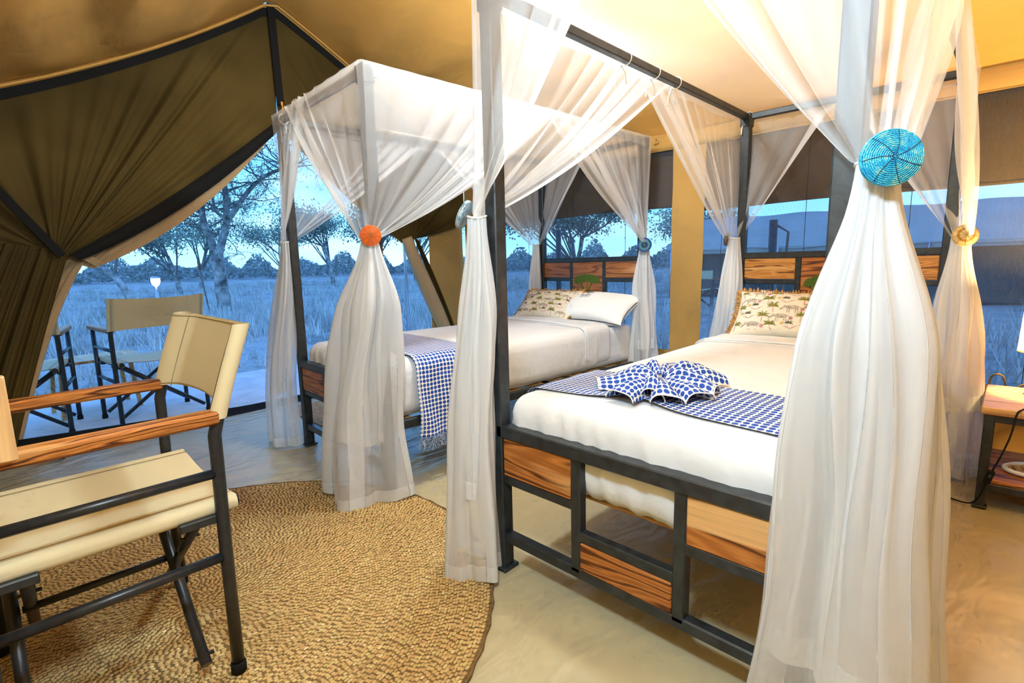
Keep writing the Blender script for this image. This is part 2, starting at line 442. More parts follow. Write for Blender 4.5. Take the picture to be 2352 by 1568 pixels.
# floor
nx, ny = 90, 60
X, Y = np.meshgrid(np.linspace(GX - 0.05, RX, nx), np.linspace(FY, BY, ny), indexing='ij')
P = np.stack([X, Y, 0 * X], -1)
P[..., 2] = 0.0035 * wob(P * np.array([1.2, 2.6, 0]), 3.0, 1) - 0.003
tag(MB().grid(P).build('floor', M['floor']), kind='structure')
# roof, a sagging sheet hung from ridge to eave
nx, ny = 80, 70
X, Y = np.meshgrid(np.linspace(GX, RX, nx), np.linspace(FY, BY, ny), indexing='ij')
Z = prof_z(Y)
tt = (X - GX) / (RX - GX)
Z = Z - 0.06 * np.sin(pi * np.clip(tt, 0, 1)) * np.clip(1 - np.abs(Y - RY) / 0.5, 0, 1) * 0
ed = np.clip((X - GX) / 0.35, 0, 1)
sl = np.where(Y < RY, (RY - Y) / (RY - FY), (Y - RY) / (BY - RY))
fold = np.sin(Y * 9.0 + X * 2.4) * 0.020 + np.sin(Y * 5.3 - X * 1.7 + 1) * 0.016 + np.abs(np.sin(Y * 8 + X * 1.3 + 0.8 * np.sin(2 * X))) ** 0.5 * 0.035 + np.sin((Y * 17 + X * 3.0)) * 0.009
Z = Z + fold * ed * np.sin(pi * np.clip(sl, 0, 1)) - 0.05 * np.sin(pi * sl) * ed
tag(MB().grid(np.stack([X, Y, Z], -1)).build('ceiling', M['canvas']), kind='structure')
roof_top = MB().grid(np.stack([X, Y, Z + 0.06], -1))
ridge_fly = tag(roof_top.build('trim_4', M['canvas']), kind='structure')
# roof edge hem along the gable slopes (double rolled seams)
mb = MB()
for dx, dz, r_ in ((0.015, -0.012, 0.014), (0.05, -0.020, 0.008)):
    mb.tube([(GX + dx, y, prof_z(y) + dz) for y in np.linspace(FY, BY, 40)], r_, 6)
tag(mb.build('trim_1', M['canvas']), kind='structure')
# left gable: fixed cloth in the upper part is made of the two door leaves; corner strips at both sides
mb = MB()
for y0, y1 in ((FY, -1.22), (1.95, BY)):
    n_ = 14; yy = np.linspace(y0, y1, n_); zz = np.linspace(0, 1, 26)
    P = np.array([[[GX - 0.03 + 0.012 * math.sin(9 * y + 3 * z), y, z * prof_z(y)] for y in yy] for z in zz])
    mb.grid(P)
tag(mb.build('wall_left', M['canvas_wall']), kind='structure')
# black tape along the gable slopes and down the centre zip
mb = MB()
ys = np.linspace(FY, BY, 40)
P = np.array([[(GX + 0.012, y, prof_z(y) - 0.02) for y in ys], [(GX + 0.012, y, prof_z(y) - 0.085) for y in ys]])
mb.grid(P)
tag(mb.build('trim_2', M['black_cloth']), kind='structure')
# back wall with two screened windows and a canvas strip between
WB, WT = 0.40, 1.865
win = [(-2.70, -0.612), (-0.372, 2.30)]
mb = MB()
def wall_panel(x0, x1, z0, z1, y=BY):
    a, b = max(2, int((x1 - x0) / 0.08)), max(2, int((z1 - z0) / 0.08))
    X, Z = np.meshgrid(np.linspace(x0, x1, a), np.linspace(z0, z1, b), indexing='ij')
    P = np.stack([X, np.full_like(X, y) + 0.006 * np.sin(7 * X + 2 * Z) + 0.004 * np.sin(13 * Z + X), Z], -1)
    mb.grid(P)
wall_panel(GX, RX, 0.0, WB); wall_panel(GX, RX, WT, EZ + 0.02)
xs = [GX] + [q for w in win for q in w] + [RX]
for i in range(0, len(xs), 2): wall_panel(xs[i], xs[i + 1], WB, WT)
tag(mb.build('wall_back', M['canvas_wall']), kind='structure')
# eave band: rolled seam with hanging hem and brass hook
mb = MB()
n_ = 60; xx = np.linspace(GX, RX, n_)
P = np.array([[(x, BY - 0.01 - d, z + 0.006 * math.sin(3.1 * x)) for x in xx] for d, z in ((0, EZ - 0.01), (0.018, EZ - 0.035), (0.012, EZ - 0.055), (0.022, EZ - 0.085), (0.0, EZ - 0.105))])
mb.grid(P); tag(mb.build('trim_3', M['canvas_wall']), kind='structure')
# windows: fine screen, olive roll-up blind half lowered outside it
for k, (x0, x1) in enumerate(win):
    zb = 1.475 if k == 0 else 1.435
    w = MB(); P = np.array([[(x, BY + 0.012, z) for x in np.linspace(x0 - 0.02, x1 + 0.02, 24)] for z in np.linspace(WB - 0.02, WT + 0.02, 16)])
    w.grid(P); wo_ = tag(w.build('window_%d' % (k + 1), M['screen']), kind='structure')
    f = MB(); xs_ = np.linspace(x0 - 0.04, x1 + 0.04, 90); zs = np.linspace(WT + 0.06, zb, 20)
    P = np.array([[(x, BY + 0.06 + 0.014 * math.sin(5 * x + 2.2 * z) + 0.01 * math.sin(11 * x - 5 * z), z + 0.006 * math.sin(4 * x)) for x in xs_] for z in zs])
    f.grid(P); f.build('roll_up_blind', M['olive_flap'], wo_)
    h = MB(); h.tube([(x, BY + 0.065, zb + 0.006 * math.sin(4 * x)) for x in xs_[::3]], 0.010, 6); h.build('blind_hem_bar', M['olive_flap'], wo_)
    for xv in np.arange(x0 + 0.12, x1, 0.52):
        MB().bar((xv, BY + 0.02, WB), (xv, BY + 0.02, WT), 0.003, 0.002).build('screen_seam', M['black_cloth'], wo_)
# front and right walls behind the camera
mb = MB(); P = np.array([[(x, FY, z) for x in np.linspace(GX, RX, 20)] for z in np.linspace(0, 1.92, 8)]); mb.grid(P)
tag(mb.build('wall_front', M['canvas_wall']), kind='structure')
mb = MB(); yy = np.linspace(FY, BY, 30); P = np.array([[(RX, y, t_ * prof_z(y)) for y in yy] for t_ in np.linspace(0, 1, 10)]); mb.grid(P)
tag(mb.build('wall_right', M['canvas_wall']), kind='structure')
# hook on the eave band
hk = MB(); a = np.linspace(0, 1.6 * pi, 14)
hk.tube([(-0.735 + 0.016 * math.sin(t_), BY - 0.04, 1.930 + 0.016 * math.cos(t_)) for t_ in a], 0.0035, 6)
tag(hk.build('wall_hook', M['brass']), 'small brass hook on the canvas eave band above the strip between the windows', 'hook')

# ------------------------------------------------------------------ door leaves tied back (generic fan drape)
def fan(path, T, bund, nu, nv, sag, amp, freq, nrm, seed=0, ctrl=0.5, flat=0.0):
    """cloth running from `path`(u) to a bundle at T; pleats stand out along nrm"""
    T = np.array(T, float); nrm = np.array(nrm, float); u = np.linspace(0, 1, nu); v = np.linspace(0, 1, nv)
    p0 = np.array([path(q) for q in u]); pT = T + np.outer(u - 0.5, np.array(bund, float))
    sg = np.array([sag(q) if callable(sag) else sag for q in u])
    pc = p0 * (1 - ctrl) + pT * ctrl; pc[:, 2] -= sg
    V = v[:, None, None]
    P = (1 - V) ** 2 * p0 + 2 * V * (1 - V) * pc + V ** 2 * pT
    env = (np.sin(pi * np.clip(v, 0, 1) ** 0.7) * 0.8 + 0.35 * v)[:, None]
    ph = freq * 2 * pi * u + 1.3 * np.sin(3.1 * u * pi + seed)
    mod = 0.55 + 0.45 * np.sin(5.3 * u * pi + seed * 1.7)
    d = amp * env * (np.sin(ph) * mod)[None, :] + amp * 0.35 * env * np.sin(2.3 * ph + seed)[None, :]
    P = P + d[..., None] * nrm
    return P
def poly(pts):
    pts = np.array(pts, float); L = np.r_[0, np.cumsum(np.linalg.norm(np.diff(pts, axis=0), axis=1))]; L /= L[-1]
    return lambda q: np.array([np.interp(q, L, pts[:, k]) for k in range(3)])
door = bpy.data.objects.new('door_1', None); COL.objects.link(door); door.location = (GX, 0.54, 0); tag(door, kind='structure')
def dbuild(mb, name, mt):
    o = mb.build(name, mt); o.parent = door; o.matrix_parent_inverse = Matrix.Translation((-GX, -0.54, 0)); return o
TL = np.array([GX + 0.05, -0.865, 1.205])
slopeL = [(GX, y, prof_z(y) - 0.03) for y in np.linspace(FY, RY - 0.01, 14)]
# inner olive leaf
pathL = poly([(GX, FY, 1.2)] + slopeL + [(GX, 0.555, 2.6), (GX, 0.545, 2.20)])
mb = MB(); mb.grid(fan(pathL, TL, (0.0, 0.10, -0.05), 170, 40, lambda q: 0.04 + 0.10 * q ** 3, 0.024, 9, (1, 0, 0), 2, 0.55))
mb.grid(fan(poly([(GX + 0.03, -1.85, 0.02), (GX + 0.06, -1.50, 0.02), (GX + 0.06, -1.32, 0.02), (GX + 0.02, -1.19, 0.03)]), TL + [0, -0.17, 0.05], (0.0, 0.46, -0.06), 110, 30, -0.06, 0.035, 8, (1, 0, 0), 1, 0.5))
dbuild(mb, 'mesh_leaf', M['olive'])
# black hem band along the free edge of the olive leaf
def leaf_edge(q, off=0.0):
    p0 = np.array([GX + 0.012, 0.545, 2.20]); p1 = TL + [0.012, 0.05, -0.025]; pc = p0 * 0.45 + p1 * 0.55 - [0, 0, 0.17]
    p = (1 - q) ** 2 * p0 + 2 * q * (1 - q) * pc + q * q * p1; return p
mb = MB(); rows = []
for k in range(5):
    rows.append([leaf_edge(q) + np.array([0.02 * math.sin(k * 0.8) + 0.006 * math.sin(40 * q), 0.0, (0.045 - 0.014 * k) * (0.30 + 2.4 * q * (1 - q) * 1.5)]) + np.array([0.0, 0.012 * k, -0.004 * k]) for q in np.linspace(0, 1, 50)])
mb.grid(np.array(rows)); dbuild(mb, 'mesh_leaf_hem', M['black_cloth'])
# outer khaki leaf, seen past the olive one
TLo = np.array([GX - 0.03, -0.775, 1.145])
pathO = poly([(GX - 0.05, FY, 1.2)] + [(GX - 0.05, y, prof_z(y) - 0.04) for y in np.linspace(FY, RY, 14)] + [(GX - 0.05, 0.555, 2.40), (GX - 0.05, 0.55, 2.145)])
mb = MB(); mb.grid(fan(pathO, TLo, (0.03, 0.15, -0.07), 120, 40, lambda q: 0.06 + 0.20 * q ** 3, 0.012, 7, (1, 0, 0), 3, 0.5))
mb.grid(fan(poly([(GX - 0.02, -1.42, 0.03), (GX + 0.03, -1.28, 0.03), (GX - 0.03, -1.165, 0.03)]), TLo + [0, 0, 0.02], (0.02, 0.10, 0), 60, 30, -0.20, 0.018, 3, (1, 0, 0), 1, 0.55))
dbuild(mb, 'canvas_leaf', M['canvas_flap'])
# straps
mb = MB(); mb.bar((GX + 0.10, -1.12, 1.62), (GX + 0.085, -0.845, 1.19), 0.045, 0.006, up=(1, 0, 0)); dbuild(mb, 'strap', M['black_cloth'])
mb = MB(); mb.bar((GX + 0.035, -0.80, 1.235), (GX - 0.01, -0.66, 1.135), 0.045, 0.008, up=(1, 0, 0)); dbuild(mb, 'strap', M['canvas_flap'])
# right leaf: olive upper part, khaki roll tied back towards the corner
TR = np.array([GX + 0.03, 1.70, 1.31])
slopeR = [(GX, y, prof_z(y) - 0.03) for y in np.linspace(BY, RY + 0.01, 12)]
pathR = poly([(GX, BY, 1.5)] + slopeR + [(GX, 0.562, 2.6), (GX, 0.562, 2.16)])
mb = MB(); mb.grid(fan(pathR, TR, (0.0, -0.12, -0.05), 110, 30, lambda q: 0.04 + 0.10 * q ** 3, 0.016, 9, (1, 0, 0), 4, 0.5))
mb.grid(fan(poly([(GX + 0.03, 2.34, 0.03), (GX + 0.10, 2.28, 0.03), (GX + 0.03, 2.22, 0.03)]), TR + [0, 0.06, 0.02], (0.02, -0.05, 0), 60, 30, -0.12, 0.03, 3, (1, 0, 0), 6, 0.5))
dbuild(mb, 'mesh_leaf', M['olive'])
mb = MB(); cl = np.array([TR + [0.02, -0.06, 0.03], TR + [0.02, 0.0, -0.14], (GX + 0.02, 1.93, 0.72), (GX + 0.02, 2.13, 0.30), (GX + 0.02, 2.22, 0.06)])
pc_ = poly(cl); mb.tube([pc_(q) for q in np.linspace(0, 1, 18)], [0.05 + 0.022 * math.sin(pi * q) for q in np.linspace(0, 1, 18)], 14)
dbuild(mb, 'canvas_roll', M['canvas_flap'])
mb = MB()
pathR2 = poly([(GX - 0.05, BY, 1.5)] + [(GX - 0.05, y, prof_z(y) - 0.04) for y in np.linspace(BY, RY, 10)] + [(GX - 0.05, 0.575, 2.20)])
mb.grid(fan(pathR2, TR + [-0.03, -0.05, 0], (0.02, -0.08, -0.05), 80, 26, lambda q: 0.02 + 0.07 * q ** 3, 0.01, 6, (1, 0, 0), 5, 0.5))
dbuild(mb, 'canvas_leaf', M['canvas_flap'])
# zip: closed black tape and two brass sliders
mb = MB(); mb.bar((GX + 0.025, RY, RZ - 0.03), (GX + 0.025, 0.57, 2.32), 0.055, 0.008, up=(1, 0, 0)); dbuild(mb, 'zip_tape', M['black_cloth'])
for (y, z) in ((0.575, 2.33), (0.545, 2.16)):
    mb = MB(); mb.box((GX + 0.035, y, z), (0.012, 0.022, 0.035), bev=0.004); mb.box((GX + 0.042, y, z - 0.035), (0.006, 0.014, 0.045), bev=0.003)
    dbuild(mb, 'zip_slider', M['brass'])
# threshold: black sill strip
mb = MB(); yy = np.linspace(FY, 2.3, 40)
zt = 0.035 + 0.075 * np.clip((0.1 - yy) / 1.4, 0, 1)
P = np.array([[(GX + dx, y, z * k + 0.0) for y, z in zip(yy, zt)] for dx, k in ((0.06, 0.0), (0.02, 0.35), (0.0, 1.0), (-0.02, 1.0), (-0.03, 0.0))])
mb.grid(P); dbuild(mb, 'sill_strip', M['black_cloth'])
# ------------------------------------------------------------------ four-poster beds
W, L, H = 0.9888, 2.1218, 1.93
B1L, B1A = (-1.8149, 0.0966, 0.0), -0.049
U1, U2, V1, V2 = 0.3372 * W, 0.68 * W, 0.333 * W, 0.667 * W
def board(name, c, sz, mt, parent, grain='x'):
    o = MB().box((0, 0, 0), sz, bev=0.004).build(name, mt, parent, c)
    return o
def acacia_shape(s=1.0):
    """flat umbrella-thorn silhouette in the xz plane, about 1 wide, base at origin: list of polygons"""
    polys = []
    rr = random.Random(3)
    top = []
    n_ = 40
    for i in range(n_ + 1):
        x = -0.5 + i / n_
        top.append((x, 0.62 + 0.24 * math.sqrt(max(0, 1 - (2 * x) ** 2)) ** 0.8 + rr.uniform(-0.012, 0.012)))
    bot = []
    for i in range(n_ + 1):
        x = 0.5 - i / n_
        bot.append((x, 0.60 - 0.10 * math.sin(3.2 * pi * (x + 0.5)) * 0.5 * (1 - abs(2 * x)) + rr.uniform(-0.018, 0.018)))
    for i in range(n_):
        polys.append([top[i], top[i + 1], bot[n_ - i - 1], bot[n_ - i]])
    def limb(pts, w0, w1):
        for k in range(len(pts) - 1):
            a, b = np.array(pts[k]), np.array(pts[k + 1]); d = b - a; d = d / np.linalg.norm(d); q = np.array([-d[1], d[0]])
            wa = w0 + (w1 - w0) * k / (len(pts) - 1); wb = w0 + (w1 - w0) * (k + 1) / (len(pts) - 1)
            polys.append([tuple(a - q * wa), tuple(a + q * wa), tuple(b + q * wb), tuple(b - q * wb)])
    limb([(0, -0.02), (0.005, 0.15), (0.0, 0.26)], 0.05, 0.035)
    limb([(0.0, 0.24), (-0.10, 0.38), (-0.24, 0.62)], 0.030, 0.012)
    limb([(0.0, 0.24), (0.08, 0.40), (0.20, 0.62)], 0.028, 0.012)
    limb([(0.04, 0.32), (0.02, 0.62)], 0.016, 0.01)
    limb([(-0.08, 0.36), (-0.38, 0.60)], 0.012, 0.007)
    return [[(x * s, z * s) for x, z in p] for p in polys]
def flat_mesh(polys, y0, y1, ox=0, oz=0):
    mb = MB()
    for p in polys:
        n_ = len(p)
        V = [(x + ox, y0, z + oz) for x, z in p] + [(x + ox, y1, z + oz) for x, z in p]
        Fc = [tuple(range(n_)), tuple(range(2 * n_ - 1, n_ - 1, -1))] + [(i, (i + 1) % n_, n_ + (i + 1) % n_, n_ + i) for i in range(n_)]
        mb.add(V, Fc)
    return mb
POST = 0.050
def make_bed(name, label, loc, rz, wood_f, wood_h, wood_m):
    b = thing(name, label, 'bed', loc, rz)
    st = M['steel']
    for (x, y) in ((0, 0), (W, 0), (0, L), (W, L)):
        p = MB().bar((x, y, 0.005), (x, y, H), POST, POST, 0.004).build('post', st, b)
        MB().box((x, y, 0.006), (0.075, 0.075, 0.012), bev=0.003).build('foot_plate', st, p)
        MB().bar((x, y, H - 0.075), (x, y, H + 0.002), POST + 0.010, POST + 0.010, 0.004).build('corner_sleeve', st, p)
    for a, c in (((0, 0), (W, 0)), ((0, L), (W, L)), ((0, 0), (0, L)), ((W, 0), (W, L))):
        MB().bar((*a, H - 0.018), (*c, H - 0.018), 0.034, 0.034, 0.004).build('canopy_rail', st, b)
    # footboard
    zt, zp, zb, zm = 0.515, 0.342, 0.124, 0.2466
    MB().bar((0, 0, zt), (W, 0, zt), 0.050, 0.044, 0.004).build('foot_top_rail', st, b)
    MB().bar((0, 0, zb), (W, 0, zb), 0.036, 0.036, 0.004).build('foot_bottom_rail', st, b)
    for x in (U1, U2): MB().bar((x, 0, zb), (x, 0, zt), 0.036, 0.036, 0.004).build('foot_upright', st, b)
    for x0, x1, z in ((0, U1, zp), (U1, U2, zm), (U2, W, zp)):
        MB().bar((x0, 0, z), (x1, 0, z), 0.032, 0.032, 0.003).build('foot_crossbar', st, b)
    for i, (x0, x1, z0, z1) in enumerate(((0, U1, zp, zt), (U1, U2, zb, zm), (U2, W, zp, zt))):
        p0 = 0.026 if i == 0 else 0.018; p1 = 0.026 if i == 2 else 0.018
        zz0 = z0 + 0.016; zz1 = z1 - (0.022 if i != 1 else 0.016)
        board('foot_panel', ((x0 + p0 + x1 - p1) / 2, -0.010, (zz0 + zz1) / 2), (x1 - x0 - p0 - p1, 0.018, zz1 - zz0), wood_f[i], b)
    # headboard
    zt, zl, zb = 1.094, 0.936, 0.52
    MB().bar((0, L, zt), (W, L, zt), 0.040, 0.036, 0.004).build('head_top_rail', st, b)
    MB().bar((0, L, zb), (W, L, zb), 0.034, 0.034, 0.004).build('head_bottom_rail', st, b)
    for x in (V1, V2): MB().bar((x, L, zb), (x, L, zt), 0.030, 0.030, 0.003).build('head_upright', st, b)
    for x0, x1 in ((0, V1), (V2, W)):
        MB().bar((x0, L, zl), (x1, L, zl), 0.028, 0.028, 0.003).build('head_crossbar', st, b)
    for i, (x0, x1) in enumerate(((0, V1), (V2, W))):
        a0 = 0.026 if i == 0 else 0.016; a1 = 0.026 if i == 1 else 0.016
        board('head_panel', ((x0 + a0 + x1 - a1) / 2, L - 0.008, (zl + zt) / 2 - 0.002), (x1 - x0 - a0 - a1, 0.016, zt - zl - 0.034), wood_h[i], b)
    mpn = board('tree_panel', (W / 2, L - 0.008, (zb + zt) / 2), (V2 - V1 - 0.032, 0.016, zt - zb - 0.034), wood_m, b)
    pl = acacia_shape(0.265)
    rr = random.Random(5)
    gp = []
    for k in range(26):                                   # grass tufts painted below the tree
        x = rr.uniform(-0.12, 0.13); hgt = rr.uniform(0.015, 0.05); gp.append([(x - 0.006, -0.075), (x + 0.006, -0.075), (x + rr.uniform(-0.012, 0.012), -0.075 + hgt)])
    tag(flat_mesh(gp, -0.0105, -0.0078, 0.0, -0.055).build('painted_grass', M['green_paint'], mpn), kind='stuff')
    flat_mesh(pl, -0.0105, -0.0078, 0.0, -0.055).build('painted_tree', M['green_paint'], mpn)
    # side rails and slats
    for x in (0, W): MB().bar((x, 0, 0.325), (x, L, 0.325), 0.030, 0.045, 0.003).build('side_rail', st, b)
    for k in range(11):
        y = 0.12 + k * (L - 0.22) / 10
        board('slat', (W / 2, y, 0.334), (W - 0.04, 0.09, 0.014), M['teak_light'], b)
    return b
bed2 = make_bed('four_poster_bed', 'black steel four-poster bed with teak panels and mattress in the foreground', (0, 0, 0), 0,
                [M['teak'], M['teak'], M['teak']], [M['teak_stripe'], M['teak_stripe']], M['teak'])
bed1 = make_bed('four_poster_bed', 'black steel four-poster bed with teak panels standing beside the open tent door', B1L, B1A,
                [M['teak'], M['teak_dark'], M['teak']], [M['teak_dark'], M['teak_dark']], M['teak_dark'])

# ------------------------------------------------------------------ bedding
def soft_box(lo, hi, r_, res=0.03, disp=None):
    lo = np.array(lo, float); hi = np.array(hi, float); c = (lo + hi) / 2; h = (hi - lo) / 2
    def axis(k):
        n_ = max(6, int((2 * h[k]) / res))
        e = np.linspace(-h[k] + r_, h[k] - r_, n_); s_ = r_ * (1 - np.cos(np.linspace(0, pi / 2, 6)))[1:-1]
        lo_ = -h[k] + np.r_[0, s_ * 0.98]; return np.r_[lo_, e, -lo_[::-1]]
    ax = [axis(k) for k in range(3)]
    mb = MB()
    for a in range(3):
        o1, o2 = [(1, 2), (2, 0), (0, 1)][a]
        for sg in (-1, 1):
            A, B_ = np.meshgrid(ax[o1], ax[o2], indexing='ij')
            P = np.zeros(A.shape + (3,)); P[..., a] = sg * h[a]; P[..., o1] = A; P[..., o2] = B_
            inner = np.clip(P, -(h - r_), h - r_); d = P - inner; n_ = np.linalg.norm(d, axis=-1, keepdims=True)
            nn = d / np.maximum(n_, 1e-9); Q = inner + nn * r_
            if disp is not None: Q = Q + nn * disp(Q + c, nn)[..., None]
            if sg < 0: Q = Q[::-1]
            mb.grid(Q + c)
    return mb
def weld(o, d=0.0008):
    bm = bmesh.new(); bm.from_mesh(o.data); bmesh.ops.remove_doubles(bm, verts=bm.verts, dist=d)
    bmesh.ops.recalc_face_normals(bm, faces=bm.faces)
    for f in bm.faces: f.smooth = True
    bm.to_mesh(o.data); bm.free(); return o
def bedding(pre, loc, rz, side_word, seed):
    def d1(P, n_):
        return 0.003 * wob(P, 14, seed)
    mt = weld(soft_box((0.028, 0.045, 0.346), (W - 0.028, L - 0.04, 0.615), 0.045, 0.05, d1).build('mattress', M['sheet'], None, loc, (0, 0, rz)))
    def d2(P, n_):
        foot = smooth01((0.16 - P[..., 1]) / 0.12) * np.clip(1 - n_[..., 2], 0, 1)
        rid = np.abs(np.sin(P[..., 0] * 31 + 2.2 * np.sin(P[..., 0] * 9 + seed) + P[..., 2] * 7)) ** 3
        rid2 = np.abs(np.sin(P[..., 0] * 57 + 3 * np.sin(P[..., 2] * 12) + seed)) ** 4
        side = np.clip(np.abs(n_[..., 0]), 0, 1)
        puff = 0.012 * np.sin(pi * np.clip((P[..., 2] - 0.34) / 0.3, 0, 1)) * np.clip(1 - n_[..., 2], 0, 1)
        top = 0.012 * np.clip(n_[..., 2], 0, 1) * np.sin(pi * np.clip(P[..., 0] / W, 0, 1))
        return 0.008 * foot * (rid + 0.5 * rid2) + 0.004 * side * np.abs(np.sin(P[..., 1] * 9 + P[..., 2] * 6 + seed)) ** 3 + puff + top + 0.0022 * wob(P, 9, seed + 1)
    dv = weld(soft_box((0.016, 0.030, 0.350), (W - 0.016, 1.66, 0.638), 0.062, 0.022, d2).build('duvet', M['sheet'], None, loc, (0, 0, rz)))
    def d3(P, n_): return 0.003 * wob(P, 10, seed + 2) + 0.010 * np.clip(n_[..., 2], 0, 1) * np.sin(pi * np.clip(P[..., 0] / W, 0, 1))
    cf = weld(soft_box((0.006, 1.47, 0.372), (W - 0.006, 1.80, 0.652), 0.060, 0.03, d3).build('sheet_cuff', M['sheet'], dv))
    for q in range(2):
        y = 1.485 + 0.022 * q
        sm = MB(); pts = [(0.004 - 0.004 * q, y, 0.42), (0.0, y, 0.55), (0.012, y, 0.625), (0.05, y, 0.654), (0.25, y, 0.664), (W / 2, y, 0.667), (W - 0.25, y, 0.664), (W - 0.05, y, 0.654), (W - 0.012, y, 0.625), (W, y, 0.55), (W - 0.004 + 0.004 * q, y, 0.42)]
        pp = poly(pts); sm.tube([pp(t_) for t_ in np.linspace(0, 1, 60)], 0.0035, 6); sm.build('stitched_edge', M['sheet'], cf)
    tag(mt, 'white fitted mattress on the %s four-poster bed' % side_word, 'mattress')
    tag(dv, 'smooth white duvet with a folded cuff tucked over the %s bed' % side_word, 'duvet')
    return mt, dv
bedding('2', (0, 0, 0), 0, 'nearer', 3)
bedding('1', B1L, B1A, 'farther', 6)

# pillow-shaped bodies; position function also carries the printed motifs
def pillow_pos(hx, hy, th, pinch=0.10, pw=2.6):
    def f(a, b, s_=1.0, off=0.0):
        a = np.asarray(a, float); b = np.asarray(b, float)
        x = hx * a * (1 - pinch * (1 - np.abs(b) ** 2) * np.abs(a) ** 3 * 0.6)
        y = hy * b * (1 - pinch * (1 - np.abs(a) ** 2) * np.abs(b) ** 3)
        t_ = th * (np.clip(1 - np.abs(a) ** pw, 0, 1) ** 0.55) * (np.clip(1 - np.abs(b) ** pw, 0, 1) ** 0.55)
        t_ = t_ * (1 + 0.06 * np.sin(5 * a + 2) * np.sin(4 * b)) + 0.004
        return np.stack([x, y, s_ * t_ + off], -1)
    return f
def pillow_mesh(f, n_=40):
    mb = MB(); a = np.sin(np.linspace(-pi / 2, pi / 2, n_)); A, B_ = np.meshgrid(a, a, indexing='ij')
    mb.grid(f(A, B_, 1)); mb.grid(f(A, B_, -1)[::-1]); return mb
def motif(f, polys2, cx, cy, sc, hx, hy, off=0.0012):
    """list of 2-D polygons (metres) laid on the cushion face"""
    out = MB()
    for p in polys2:
        q = np.array(p) * sc + [cx, cy]; a = q[:, 0] / hx; b = q[:, 1] / hy
        if np.abs(a).max() > 0.95 or np.abs(b).max() > 0.93: continue
        out.add(f(a, b, 1, off), [tuple(range(len(p)))])
    return out
def blade(x, y, ang, ln, w, curl):
    pts = []; n_ = 6; l = []; r_ = []
    px, py = x, y
    for i in range(n_):
        t_ = i / (n_ - 1); a = ang + curl * t_; ww = w * math.sin(pi * (0.12 + 0.86 * t_)) * 0.5
        l.append((px - math.sin(a) * ww, py + math.cos(a) * ww)); r_.append((px + math.sin(a) * ww, py - math.cos(a) * ww))
        px += math.cos(a) * ln / n_; py += math.sin(a) * ln / n_
    return [[l[i], r_[i], r_[i + 1], l[i + 1]] for i in range(n_ - 1)]
def palm(sc=1.0, n_=11, rr=R):
    g = []; n_ += 2
    for i in range(n_):
        a = math.radians(8 + 164 * i / (n_ - 1)); c_ = -1.5 if a < pi / 2 else 1.5
        g += blade(0, 0, a, 0.040 * sc * rr.uniform(0.8, 1.15), 0.0046 * sc, c_ * rr.uniform(0.35, 0.8))
    return g
def trunk(ln, lean): return blade(0, 0, -pi / 2 + lean, ln, 0.0045, 0.3)
def flower(sc=1.0):
    g = []
    for i in range(7): g += blade(0, 0, i * 2 * pi / 7, 0.016 * sc, 0.008 * sc, 0.3)
    return g
def animal(sc=1.0):
    body = [(0.034 * math.cos(t_) * sc, 0.012 * math.sin(t_) * sc) for t_ in np.linspace(0, 2 * pi, 14, endpoint=False)]
    neck = [(-0.03 * sc, 0.0), (-0.05 * sc, -0.018 * sc), (-0.062 * sc, -0.022 * sc), (-0.058 * sc, -0.012 * sc), (-0.036 * sc, 0.012 * sc)]
    legs = []
    for x in (-0.024, -0.014, 0.016, 0.026): legs.append([(x * sc, -0.006 * sc), ((x + 0.007) * sc, -0.006 * sc), ((x + 0.005) * sc, -0.036 * sc), ((x + 0.002) * sc, -0.036 * sc)])
    tail = blade(0.032 * sc, 0.004 * sc, -0.4, 0.03 * sc, 0.004 * sc, -0.6)
    return [body, neck] + legs + tail
